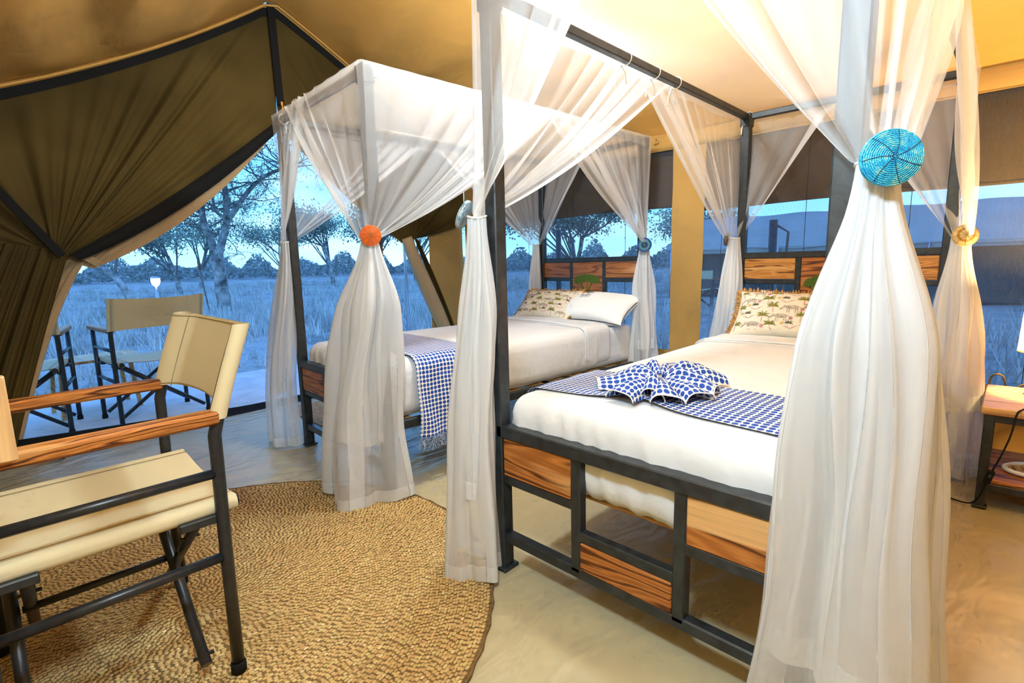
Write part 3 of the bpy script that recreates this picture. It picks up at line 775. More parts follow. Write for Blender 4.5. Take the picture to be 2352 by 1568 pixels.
def make_cushion(name, label, loc, rot, hx, hy, th, seed):
    f = pillow_pos(hx, hy, th)
    o = thing(name, label, 'cushion', loc); o.rotation_euler = rot
    weld(pillow_mesh(f).build('cover', M['cushion'], o))
    # fringe all round: many short cords
    rr = random.Random(seed); fr = MB(); n_ = 420
    per = []
    for i in range(n_):
        t_ = i / n_ * 4; k = int(t_); q = (t_ - k) * 2 - 1
        ab = [(q, -1), (1, q), (-q, 1), (-1, -q)][k]; nd = [(0, -1), (1, 0), (0, 1), (-1, 0)][k]
        p = f(ab[0], ab[1], 0) ; p = np.array([p[0], p[1], 0.0])
        crn = max(0, abs(q) - 0.8) / 0.2
        d = np.array([nd[0] + rr.uniform(-.3, .3), nd[1] + rr.uniform(-.3, .3), rr.uniform(-.5, .5)])
        if crn > 0: d[:2] += 0.8 * crn * np.sign([ab[0], ab[1]])
        d /= np.linalg.norm(d); ln = 0.024 + 0.012 * rr.random()
        fr.tube([p - d * 0.004, p + d * ln * 0.5 + [0, 0, rr.uniform(-.004, .004)], p + d * ln], [0.0036, 0.0034, 0.002], 4, caps=False)
    tag(fr.build('fringe', M['fringe'], o), 'tan fringe', kind='stuff')
    cols = {k: MB() for k in ('print_green', 'print_dark', 'print_pink', 'print_ochre', 'print_grey')}
    def put(k, g, x, y, s_):
        mb = motif(f, g, x, y, s_, hx, hy)
        for V, uv in zip(mb.v, mb.uv): pass
        b = cols[k].n
        if mb.n:
            cols[k].v += mb.v; cols[k].uv += mb.uv; cols[k].f += [[b + i for i in q] for q in mb.f]; cols[k].mi += mb.mi; cols[k].smooth += mb.smooth; cols[k].n += mb.n
    row = 0; y = -hy + 0.05
    while y < hy - 0.02:
        x = -hx + 0.03 + (0.055 if row % 2 else 0)
        while x < hx - 0.02:
            j = (row * 3 + int((x + hx) / 0.09)) % 4
            xx = x + rr.uniform(-.008, .008); yy_ = y + rr.uniform(-.006, .006)
            if j in (0, 2):
                put('print_green', palm(1.15, 9, rr), xx, yy_, 1.0); put('print_grey' if j else 'print_pink', trunk(0.05, rr.uniform(-.2, .2)), xx, yy_, 1.0)
            elif j == 1:
                put('print_grey', animal(1.0), xx, yy_, 1.0); put('print_pink', flower(0.9), xx + 0.052, yy_ - 0.012, 1.0)
            else:
                put('print_dark', palm(0.75, 7, rr), xx, yy_ + 0.01, 1.0); put('print_ochre', flower(0.8), xx - 0.035, yy_ + 0.012, 1.0)
                put('print_pink', blade(0, 0, 2.6, 0.05, 0.004, 0.5) + blade(0, 0, 0.7, 0.05, 0.004, -0.5), xx + 0.01, yy_ - 0.02, 1.0)
            x += 0.090
        y += 0.054; row += 1
    nm = {'print_green': 'palm_print', 'print_dark': 'dark_palm_print', 'print_pink': 'flower_print', 'print_ochre': 'blossom_print', 'print_grey': 'animal_print'}
    for k, mb in cols.items():
        if mb.n: tag(mb.build(nm[k], M[k], o), kind='stuff')
    return o
def lean_rot(rz, tilt): return (tilt, 0, rz)
make_cushion('fringed_cushion', 'ivory cushion with palm tree print and tan fringe on the nearer bed', (0.375, 1.840, 0.765), lean_rot(0.03, math.radians(52)), 0.285, 0.150, 0.065, 11)
make_cushion('fringed_cushion', 'ivory cushion with palm tree print and tan fringe leaning on the farther bed', (-1.425, 1.935, 0.745), lean_rot(0.02, math.radians(44)), 0.268, 0.150, 0.060, 23)
def make_pillow(name, label, loc, rot, hx, hy, th):
    f = pillow_pos(hx, hy, th, 0.20, 1.9)
    o = weld(pillow_mesh(f).build(name, M['pillow'], None, loc, rot)); tag(o, label, 'pillow'); return o, f
pl1, fp1 = make_pillow('pillow', 'white pillow with a small brown tree logo beside the printed cushion', (-1.02, 2.00, 0.730), (math.radians(30), 0, -0.03), 0.345, 0.185, 0.095)
make_pillow('pillow', 'plain white pillow behind the printed cushion on the nearer bed', (0.50, 1.955, 0.745), (math.radians(48), 0, 0), 0.36, 0.19, 0.075)
# logo: tree and two lines of lettering, flat print on the pillowcase
lg = MB()
for p in acacia_shape(0.085):
    q = np.array([(x * 1.0 - 0.055, z * 0.55 + 0.045) for x, z in p]); lg.add(fp1(q[:, 0] / 0.345, q[:, 1] / 0.185, 1, 0.0015), [tuple(range(len(q)))])
lg.build('tree_logo', M['logo'], pl1)
def text_mesh(body, size, f, hx, hy, ox, oy, parent, mt):
    cu = bpy.data.curves.new('lettering', 'FONT'); cu.body = body; cu.size = size; cu.resolution_u = 1; cu.align_x = 'CENTER'
    to = bpy.data.objects.new('lettering_src', cu); COL.objects.link(to)
    dg = bpy.context.evaluated_depsgraph_get(); me = bpy.data.meshes.new_from_object(to.evaluated_get(dg))
    bpy.data.objects.remove(to)
    for v_ in me.vertices:
        q = f((v_.co.x + ox) / hx, (v_.co.y + oy) / hy, 1, 0.0018); v_.co = Vector(q)
    me.materials.clear(); me.materials.append(mt)
    return link('logo_lettering', me, parent)
text_mesh('Mbugani', 0.030, fp1, 0.345, 0.185, -0.065, 0.022, pl1, M['logo'])
text_mesh('Camps & Lodges', 0.014, fp1, 0.345, 0.185, -0.065, 0.005, pl1, M['logo'])

# ------------------------------------------------------------------ dotted runners
def top_z(x): return 0.640 + 0.014 * np.sin(pi * np.clip(x / W, 0, 1))
def runner(name, label, loc, rz, y0, y1, drop_l, drop_r, crumple, seed, fringe):
    o = thing(name, label, 'bed runner', loc, rz)
    # section across: hang down left side, over the top, down the right side
    xl, xr, rad = -0.004, W + (0.022 if fringe else 0.004), 0.066
    path = []
    zt0 = 0.646
    if drop_l > 0: path += [(xl, zt0 - rad - drop_l), (xl, zt0 - rad)]
    path += [(xl + rad * (1 - math.cos(t_)), zt0 - rad + rad * math.sin(t_)) for t_ in np.linspace(0.0 if drop_l > 0 else 0.5, pi / 2, 8)][1:]
    path += [(x, zt0 + 0.010 * math.sin(pi * (x - xl - rad) / (xr - xl - 2 * rad))) for x in np.linspace(xl + rad, xr - rad, 24)][1:-1]
    path += [(xr - rad * (1 - math.cos(t_)), zt0 - rad + rad * math.sin(t_)) for t_ in np.linspace(pi / 2, 0.0 if drop_r > 0 else 0.5, 8)]
    if drop_r > 0: path += [(xr, zt0 - rad - drop_r * k / 8) for k in range(1, 9)]
    path = np.array(path); Ls = np.r_[0, np.cumsum(np.linalg.norm(np.diff(path, axis=0), axis=1))]
    nu, nv = 200, 60
    s_ = np.linspace(0, Ls[-1], nu); xs_ = np.interp(s_, Ls, path[:, 0]); zs = np.interp(s_, Ls, path[:, 1])
    yy = np.linspace(y0, y1, nv)
    X = np.repeat(xs_[:, None], nv, 1); Z = np.repeat(zs[:, None], nv, 1); Y = np.repeat(yy[None], nu, 0)
    Sg = np.repeat(s_[:, None], nv, 1); UV = np.stack([Sg, Y], -1)
    Z = Z + 0.003 + 0.002 * np.sin(Y * 40 + X * 11 + seed) * 0.6
    if drop_r > 0:
        hang = np.clip((Sg - (Ls[-1] - drop_r)) / drop_r, 0, 1)
        X = X + hang * (0.006 + 0.010 * np.sin(Y * 38 + 1.3 * np.sin(Sg * 12)) ) ; Y = Y + hang * 0.010 * np.sin(Sg * 9 + seed)
    mb = MB()
    if crumple is None:
        mb.grid(np.stack([X, Y, Z], -1), uv=UV)
    else:
        cx, cy, rx, ry = crumple
        # squeeze cloth under the bunch
        k = np.exp(-(((X - cx) / 0.11) ** 2)); Y = cy + (Y - cy) * (1 - 0.25 * k); Z = Z + 0.006 * k
        mb.grid(np.stack([X, Y, Z], -1), uv=UV)
        # the bunch: arched folds fanning out from a gathered middle, lying over one another
        rp = random.Random(8)
        PET = [(-100, .215, .050, .052), (-62, .200, .046, .050), (-140, .205, .048, .046), (-25, .190, .050, .048), (178, .185, .052, .050), (12, .180, .046, .052),
               (146, .205, .046, .056), (112, .250, .038, .064), (82, .265, .036, .066), (52, .235, .040, .058), (-80, .165, .036, .066), (128, .170, .034, .072), (66, .175, .034, .074), (30, .150, .036, .066), (-170, .140, .036, .060)]
        for (ad, ln, w0, h0) in PET:
            ph = math.radians(ad); er = np.array([math.cos(ph), math.sin(ph)]); et = np.array([-er[1], er[0]])
            r_ = np.linspace(0.012, ln, 26); a_ = np.linspace(-1.12, 1.12, 22); RA, AA = np.meshgrid(r_, a_, indexing='ij')
            f_ = RA / ln; wv = w0 * (0.30 + 0.75 * f_ ** 0.8); bend = 0.03 * math.sin(ad) * f_ ** 2
            hv = h0 * np.sin(pi * (0.18 + 0.62 * f_)) * (1 + 0.08 * np.sin(9 * f_ + ad))
            tx = wv * np.sin(np.clip(AA, -1.12, 1.12) * pi / 2 * 0.92) * 1.05; zz_ = hv * np.cos(np.clip(AA, -1, 1) * pi / 2) ** 0.85
            PX = cx + er[0] * RA + et[0] * (tx + bend); PY = cy + er[1] * RA + et[1] * (tx + bend)
            PZ = top_z(PX) + 0.008 + zz_ + 0.004 * rp.random() + 0.003 * np.sin(60 * tx + 20 * RA)
            UVp = np.stack([RA + rp.random(), AA * (wv + 0.7 * hv) + rp.random()], -1)
            mb.grid(np.stack([PX, PY, PZ], -1), uv=UVp)
            MB().tube(np.stack([PX[-1], PY[-1], PZ[-1] + 0.001], -1), 0.0022, 5).build('stitched_hem', M['dots'], o)
    mb.build('cloth', M['dots'], o)
    if crumple is None:
        for j in (2, nv - 3): MB().tube(np.stack([X[:, j], Y[:, j], Z[:, j] + 0.0015], -1)[2:-2:2], 0.0018, 5).build('stitched_hem', M['dots'], o)
    if fringe:
        rr = random.Random(seed); fr = MB()
        for i in range(150):
            y = rr.uniform(y0, y1); x = xr + 0.012 + rr.uniform(-.006, .008); z0 = zt0 - rad - drop_r + 0.006
            fr.tube([(x, y, z0), (x + rr.uniform(-.008, .01), y + rr.uniform(-.01, .01), z0 - 0.025), (x + rr.uniform(-.012, .014), y + rr.uniform(-.018, .018), z0 - 0.05 - rr.uniform(0, .02))], [0.0028, 0.0026, 0.0016], 4, caps=False)
        tag(fr.build('fringe', M['fringe_blue'], o), 'knotted blue and white fringe', kind='stuff')
    return o
runner('bed_runner', 'blue and white dotted runner bunched in the middle across the nearer bed', (0, 0, 0), 0, 0.125, 0.500, 0.0, 0.22, (0.425, 0.330, 0.165, 0.265), 4, False)
runner('bed_runner', 'blue and white dotted runner with fringed end hanging off the farther bed', B1L, B1A, 0.165, 0.560, 0.0, 0.345, None, 9, True)
# ------------------------------------------------------------------ mosquito nets
def curtain(c, dA, LA, dB, LB, T, sagA, sagB, seed, z0=H + 0.004, kpl=14, out=0.046, bund=0.05):
    """net panel from one half of side A round the post to one half of side B, gathered at T"""
    c = np.array([*c, 0.0]); dA = np.array([*dA, 0.0]); dB = np.array([*dB, 0.0]); T = np.array(T, float)
    oA = -dB * out; oB = -dA * out
    nu, nv = 300, 44
    u = np.linspace(0, 1, nu); tot = LA + LB; s_ = -LA + tot * u
    LL = np.where(s_ < 0, LA, LB); q = np.clip(np.abs(s_) / LL, 0, 1)
    ph = 2 * pi * kpl * u + 1.5 * np.sin(7 * u + seed) + seed
    # bunching: cloth runs back and forth near the free ends
    amp_s = (0.005 + 0.050 * smooth01((q - 0.45) / 0.45)) * LL / 0.9
    s2 = s_ * (1 - 0.03) + amp_s * np.sin(ph) * np.sign(s_)
    s2 = np.where(s_ < 0, np.minimum(s2, 0), np.maximum(s2, 0))
    dep = (0.004 + 0.020 * smooth01((q - 0.35) / 0.65)) * np.cos(ph)
    isA = (s2 < 0)[:, None]
    p0 = c + np.where(isA, dA * (-s2)[:, None] + oA, dB * s2[:, None] + oB)
    # soften the corner
    wgt = np.exp(-(np.abs(s2) / 0.05) ** 2)[:, None]; p0 = p0 * 1 + wgt * 0.75 * np.where(isA, oB, oA)
    nrm = np.where(isA, -dB, -dA); p0 = p0 + nrm * dep[:, None] * 0.5; p0[:, 2] = z0
    tg = (dB - dA) / np.linalg.norm(dB - dA); on = -(dA + dB) / np.linalg.norm(dA + dB)
    uu = (u - LA / tot); uu = np.where(uu < 0, uu / (LA / tot), uu / (LB / tot))
    pT = T + np.outer(uu * bund, tg) + np.outer(0.014 * np.cos(ph * 0.5) , on); 
    pT[:, 2] += 0.012 * np.sin(ph * 0.33)
    sag = np.where(s_ < 0, sagA, sagB) * smooth01(q * 1.15)
    ctrl = 0.52
    pc = p0 * (1 - ctrl) + pT * ctrl; pc[:, 2] -= sag
    v = np.linspace(0, 1, nv); V = v[:, None, None]
    P = (1 - V) ** 2 * p0 + 2 * V * (1 - V) * pc + V ** 2 * pT
    env = np.sin(pi * np.clip(v, 0, 1) * 0.96 + 0.04)[:, None]
    P = P + (env * (dep * 0.9)[None])[..., None] * nrm[None]
    # long soft wrinkles
    w = (0.012 * np.sin(2 * pi * 4 * u + seed * 2)[None, :] * env + 0.006 * np.sin(2 * pi * 9.0 * u + 5 * v[:, None] + seed)) * smooth01(q / 0.35)[None]
    P = P + (w * np.sin(pi * v)[:, None])[..., None] * nrm[None]
    mb = MB(); mb.grid(P)
    row = np.zeros(nu - 1, int); row[:5] = 1; row[-5:] = 1; mb.mi = list(np.tile(row, nv - 1))
    return mb
def tail(T, hem, r0, rx, ry, zh, seed, ax=0.0, top_puff=0.35, inner=None, lobes=4, twist=0.5, rows=46):
    """gathered end hanging below the tie: folded tube of net widening to the hem"""
    T = np.array(T, float); mb = MB()
    rr = random.Random(seed)
    specs = [(1.0, zh, 1.0, 0.0)] + ([inner] if inner else [(0.80, zh + 0.012, 1.0, 0.0)])
    for li, (sc, z_end, sh, pho) in enumerate(specs):
        n_ = 220; th0 = np.linspace(0, 2 * pi, n_ + 1)[:-1] + seed + li
        a1, a2, a3 = [rr.uniform(0, 6) for _ in range(3)]; lobes2 = 8 + (int(seed * 3) + li) % 3
        hh = np.linspace(0, 1, rows)
        zz = T[2] + (z_end - T[2]) * hh
        he = np.array([hem[0], hem[1]]); P = np.zeros((rows, n_, 3)); mi = []
        total = T[2] - zh
        for i, h in enumerate(hh):
            hz = (T[2] - zz[i]) / total
            g = smooth01(hz / 0.28) * top_puff + (1 - top_puff) * hz ** 1.1
            cx, cy = T[0] + (he[0] - T[0]) * smooth01(hz * 1.25), T[1] + (he[1] - T[1]) * smooth01(hz * 1.25)
            th = th0 + (0.20 + 0.14 * (1 - hz)) * np.sin(lobes2 * th0 + a2 + 0.8 * hz) + 0.10 * np.sin((lobes2 + 4) * th0 + a3)
            fold = 1 + (0.16 + 0.10 * hz) * np.sin(lobes * th + a1 + twist * hz * 2) + 0.12 * np.sin((2 * lobes + 3) * th + a2 - hz) * (1 - 0.5 * hz) + 0.05 * np.sin(19 * th + a3) * (1 - hz)
            Rx = r0 + (rx * sc - r0) * g; Ry = r0 * 0.8 + (ry * sc - r0 * 0.8) * g
            x = Rx * np.cos(th) * fold; y = Ry * np.sin(th) * fold
            wr = 0.010 * np.sin(11 * hz + 3 * th + a2) * np.sin(pi * hz)
            x = x + wr; ca, sa = math.cos(ax), math.sin(ax)
            P[i, :, 0] = cx + ca * x - sa * y; P[i, :, 1] = cy + sa * x + ca * y; P[i, :, 2] = zz[i] + 0.012 * np.sin(2 * th + a1) * hz
        hrow = 0.075 / max(0.1, (T[2] - z_end))
        mi = []
        for i in range(rows - 1):
            mi += [1 if hh[i] > 1 - hrow else 0] * n_
        k0 = len(mb.mi); mb.grid(P, closed=True); mb.mi[k0:] = mi
    return mb
def canopy(seed):
    n_ = 60; mb = MB()
    X, Y = np.meshgrid(np.linspace(-0.03, W + 0.03, n_), np.linspace(-0.03, L + 0.03, n_ + 30), indexing='ij')
    a = np.clip(np.minimum(X + 0.03, W + 0.03 - X) / 0.45, 0, 1); b = np.clip(np.minimum(Y + 0.03, L + 0.03 - Y) / 0.6, 0, 1)
    e_ = smooth01(np.minimum(a, 1)) * smooth01(np.minimum(b, 1))
    Z = H + 0.010 - 0.085 * e_ + 0.010 * np.sin(9 * X + 3 * Y + seed) * e_ + 0.006 * np.sin(5 * Y - 12 * X) * e_
    mb.grid(np.stack([X, Y, Z], -1))
    # short turned-down border over the rails
    per = [(-0.03, -0.03), (W + 0.03, -0.03), (W + 0.03, L + 0.03), (-0.03, L + 0.03), (-0.03, -0.03)]
    pp = poly([(x, y, 0) for x, y in per]); q = np.linspace(0, 1, 200)
    pts = np.array([pp(t_) for t_ in q])
    rows = []
    for k, dz in enumerate((0.010, 0.002, -0.03, -0.055)):
        r_ = pts.copy(); r_[:, 2] = H + dz + (0.006 * np.sin(q * 90 + seed) if k == 3 else 0); rows.append(r_)
    mb.grid(np.array(rows))
    return mb
def tie_strings(lst, par):
    for (x, y, ax) in lst:
        mb = MB()
        a = np.linspace(0, 2 * pi, 14)
        if ax == 'y': mb.tube([(x + 0.026 * math.cos(t_), y, H - 0.018 + 0.026 * math.sin(t_)) for t_ in a], 0.0022, 5)
        else: mb.tube([(x, y + 0.026 * math.cos(t_), H - 0.018 + 0.026 * math.sin(t_)) for t_ in a], 0.0035, 5)
        dx, dy = (0, 0.05) if ax == 'y' else (0.05, 0)
        mb.tube([(x - 0.02, y - 0.01, H - 0.04), (x - 0.025 + dx, y + dy * 0.6, H - 0.06), (x - 0.03 + dx, y + dy, H - 0.10)], 0.004, 5)
        mb.tube([(x - 0.02, y - 0.01, H - 0.04), (x - 0.03 - dx * .3, y - dy * 0.4, H - 0.08), (x - 0.03 - dx * .4, y - dy * .5, H - 0.12)], 0.004, 5)
        tag(mb.build('tie_string', M['string'], par), kind='stuff')
def to_local(p, loc, rz):
    x, y = p[0] - loc[0], p[1] - loc[1]; c_, s_ = math.cos(-rz), math.sin(-rz)
    return np.array([c_ * x - s_ * y, s_ * x + c_ * y, p[2]])
def make_net(name, label, loc, rz, cfg, seed):
    o = thing(name, label, 'mosquito net', loc, rz)
    canopy(seed).build('canopy', M['net'], o)
    cor = {'FL': ((0, 0), (1, 0), (0, 1)), 'FR': ((W, 0), (-1, 0), (0, 1)), 'HL': ((0, L), (1, 0), (0, -1)), 'HR': ((W, L), (-1, 0), (0, -1))}
    for k, c in cfg.items():
        pos, dA, dB = cor[k]
        T = to_local(c['T'], loc, rz); hem = to_local((*c['hem'], 0), loc, rz)
        cu_ = curtain(pos, dA, c['LA'] * W, dB, c['LB'] * L, T, c.get('sA', 0.05), c.get('sB', 0.10), c['seed']).build('curtain', [M['net'], M['hem']], o)
        tail(T, hem, 0.030, c['rx'], c['ry'], c.get('zh', 0.015), c['seed'], c.get('ax', 0), c.get('puff', 0.35), c.get('inner')).build('hanging_end', [M['net_gathered'], M['hem']], cu_)
        tb = MB(); a = np.linspace(0, 2 * pi, 20)
        tb.tube([(T[0] + 0.033 * math.cos(t_), T[1] + 0.030 * math.sin(t_), T[2] + 0.004 * math.sin(2 * t_)) for t_ in a], 0.0035, 6)
        tb.build('tie_band', M['string'], cu_)
    return o
cfg2 = {
    'FL': dict(T=(-0.035, -0.050, 1.235), hem=(-0.055, -0.095), LA=0.52, LB=0.58, rx=0.105, ry=0.085, seed=1.2, sA=0.03, sB=0.10, inner=(0.72, 0.30, 1, 0)),
    'FR': dict(T=(1.040, -0.034, 1.250), hem=(1.050, 0.000), LA=0.52, LB=0.50, rx=0.185, ry=0.13, seed=2.1, sA=0.06, sB=0.05, inner=(0.78, 0.22, 1, 0), ax=0.78, puff=0.44),
    'HL': dict(T=(-0.035, 2.085, 1.205), hem=(-0.075, 2.07), LA=0.48, LB=0.56, rx=0.105, ry=0.075, seed=3.3, sA=0.02, sB=0.04),
    'HR': dict(T=(1.035, 2.07, 1.15), hem=(1.075, 2.05), LA=0.50, LB=0.52, rx=0.115, ry=0.10, seed=4.2, sA=0.04, sB=0.04, inner=(0.9, 0.33, 1, 0)),
}
cfg1 = {
    'FL': dict(T=(-1.832, 0.066, 1.235), hem=(-1.945, 0.0), LA=0.46, LB=0.48, rx=0.115, ry=0.085, seed=5.1, sA=0.03, sB=0.06, inner=(0.62, 0.34, 1, 0)),
    'FR': dict(T=(-0.800, 0.005, 1.215), hem=(-0.895, -0.045), LA=0.80, LB=0.54, rx=0.19, ry=0.14, seed=6.4, sA=0.03, sB=0.13, inner=(0.62, 0.28, 1, 0), ax=0.7, puff=0.45),
    'HL': dict(T=(-1.745, 2.165, 1.235), hem=(-1.79, 2.15), LA=0.48, LB=0.50, rx=0.085, ry=0.075, seed=7.7, sA=0.03, sB=0.05),
    'HR': dict(T=(-0.690, 2.145, 1.19), hem=(-0.665, 2.11), LA=0.52, LB=0.50, rx=0.105, ry=0.085, seed=8.5, sA=0.03, sB=0.05, inner=(0.7, 0.45, 1, 0)),
}
net2 = make_net('mosquito_net', 'sheer white mosquito net draped over the nearer four-poster bed', (0, 0, 0), 0, cfg2, 2)
net1 = make_net('mosquito_net', 'sheer white mosquito net draped over the bed beside the tent door', B1L, B1A, cfg1, 5)
tie_strings([(0, 0.78, 'y'), (0, 1.02, 'y'), (0, 1.22, 'y'), (0.012, L - 0.01, 'y'), (0.015, 0.03, 'y')], net2)
tie_strings([(0.03, 0.0, 'x'), (W - 0.02, 0.01, 'y')], net1)

# ------------------------------------------------------------------ beaded tie-back discs
def bead_mat(name, stops, spoke):
    m_, t, o = mat(name); v = coords(t); n_ = noise(t, v, 420, 1, 0.6); b_ = noise(t, v, 70, 1)
    f = math_(t, 'MULTIPLY_ADD', b_, 0.35, math_(t, 'MULTIPLY', n_, 0.68))
    c = ramp(t, f, stops)
    pbsdf(t, o, c, 0.35, 0, 0.5, bump(t, n_, 0.3, 0.002)); return m_
def disc(name, label, T, nrm, rad, bands, spoke_mat, rim_mat, spokes=8, thick=0.010, dx=(0, 0, 0), seed=0):
    o = thing(name, label, 'tieback', T)
    n_ = Vector(nrm).normalized(); o.rotation_euler = n_.to_track_quat('Z', 'Y').to_euler()
    # concentric strings of beads, each a ring
    nring = 15
    for bi, (f0, f1, mt) in enumerate(bands):
        mb = MB()
        for k in range(nring):
            r_ = rad * (k + 0.5) / nring
            if not (f0 <= r_ / rad < f1): continue
            a = np.linspace(0, 2 * pi, 40); w = rad / nring * 0.52
            dome = 0.012 * (1 - (r_ / rad) ** 2)
            prof_ = [(r_ + w * math.cos(t_), thick / 2 + dome + w * 1.5 * math.sin(t_)) for t_ in np.linspace(0, pi, 5)]
            mb.lathe(prof_[::-1], 40)
        mb.build('bead_ring', mt, o)
    back = MB(); back.lathe([(0.0, -thick / 2), (rad * 0.97, -thick / 2), (rad * 1.01, 0), (rad * 0.98, thick / 2 + 0.001), (rad * 0.5, thick / 2 + 0.008), (0.0, thick / 2 + 0.0105)], 40); back.build('backing', rim_mat, o)
    for k in range(spokes):
        sp = MB()
        a = 2 * pi * k / spokes + 0.3 + seed
        pts = [(r_ * math.cos(a + 0.25 * r_ / rad), r_ * math.sin(a + 0.25 * r_ / rad), thick / 2 + 0.012 * (1 - (r_ / rad) ** 2) + rad / nring * 0.78) for r_ in np.linspace(0.002, rad * 0.97, 9)]
        sp.tube(pts, 0.0007, 4).build('spoke_thread', spoke_mat, o)
    return o
bm_t = bead_mat('turquoise_beads', [(0.34, (0.008, 0.10, 0.35)), (0.46, (0.01, 0.28, 0.46)), (0.58, (0.03, 0.44, 0.58)), (0.66, (0.42, 0.52, 0.36))], None)
bm_o = bead_mat('orange_beads', [(0.3, (0.55, 0.07, 0.0)), (0.5, (0.80, 0.13, 0.005)), (0.7, (0.90, 0.19, 0.01))], None)
bm_n = bead_mat('navy_beads', [(0.3, (0.006, 0.008, 0.08)), (0.7, (0.012, 0.02, 0.16))], None)
bm_b = bead_mat('royal_blue_beads', [(0.3, (0.015, 0.04, 0.22)), (0.7, (0.03, 0.10, 0.38))], None)
bm_g = bead_mat('sea_green_beads', [(0.3, (0.05, 0.22, 0.25)), (0.7, (0.13, 0.38, 0.36))], None)
bm_c = bead_mat('cream_beads', [(0.3, (0.60, 0.45, 0.20)), (0.7, (0.80, 0.66, 0.36))], None)
bm_y = bead_mat('amber_beads', [(0.35, (0.30, 0.10, 0.02)), (0.5, (0.70, 0.32, 0.03)), (0.65, (0.20, 0.16, 0.04))], None)
bm_s = bead_mat('silver_blue_beads', [(0.35, (0.03, 0.05, 0.12)), (0.5, (0.12, 0.30, 0.38)), (0.62, (0.75, 0.72, 0.70))], None)
bm_w = simple('brown_beads', (0.16, 0.09, 0.05), 0.6, 0, 0.4, 200, 0.5)
dark_thr = simple('dark_thread', (0.02, 0.05, 0.10), 0.8)
def disc_at(key, cfgd, dist, nrm, **k):
    d = Vector(nrm).normalized(); return disc('beaded_tieback', T=Vector(cfgd[key]['T']) + d * dist, nrm=d, **k)
disc_at('FR', cfg2, 0.055, (0.48, -0.87, 0.01), label='large turquoise beaded disc holding back the net nearest the camera', rad=0.0475, bands=[(0, 1.1, bm_t)], spoke_mat=dark_thr, rim_mat=bm_t, spokes=7)
disc_at('FR', cfg1, 0.055, (0.91, -0.42, -0.00), label='flat orange beaded disc holding back the net of the farther bed', rad=0.044, bands=[(0, 1.1, bm_o)], spoke_mat=simple('green_thread', (0.10, 0.14, 0.03), 0.8), rim_mat=bm_o, spokes=10)
disc_at('HR', cfg1, 0.055, (0.50, -0.87, -0.03), label='blue beaded disc with navy centre and sea-green ring on the headboard post', rad=0.050, bands=[(0, 0.45, bm_n), (0.45, 0.72, bm_g), (0.72, 1.1, bm_b)], spoke_mat=bm_g, rim_mat=bm_b, spokes=12)
disc_at('HR', cfg2, 0.055, (0.31, -0.95, 0.23), label='cream beaded disc with amber ring on the net by the lamp', rad=0.050, bands=[(0, 0.50, bm_c), (0.50, 0.70, bm_y), (0.70, 0.92, bm_c), (0.92, 1.1, bm_y)], spoke_mat=simple('brown_thread', (0.10, 0.06, 0.02), 0.8), rim_mat=bm_c, spokes=9)
disc('beaded_tieback', 'silver and blue beaded disc seen edge-on at the middle post', (-0.078, -0.066, 1.245), (-0.72, -0.48, 0.42), 0.050, [(0, 0.4, bm_g), (0.4, 1.1, bm_s)], dark_thr, bm_s, 9)
disc('beaded_tieback', 'brown beaded disc seen edge-on on the net beside the headboard', (-0.075, 2.075, 1.20), (-0.85, -0.25, 0.1), 0.042, [(0, 1.1, bm_w)], dark_thr, bm_w, 6)
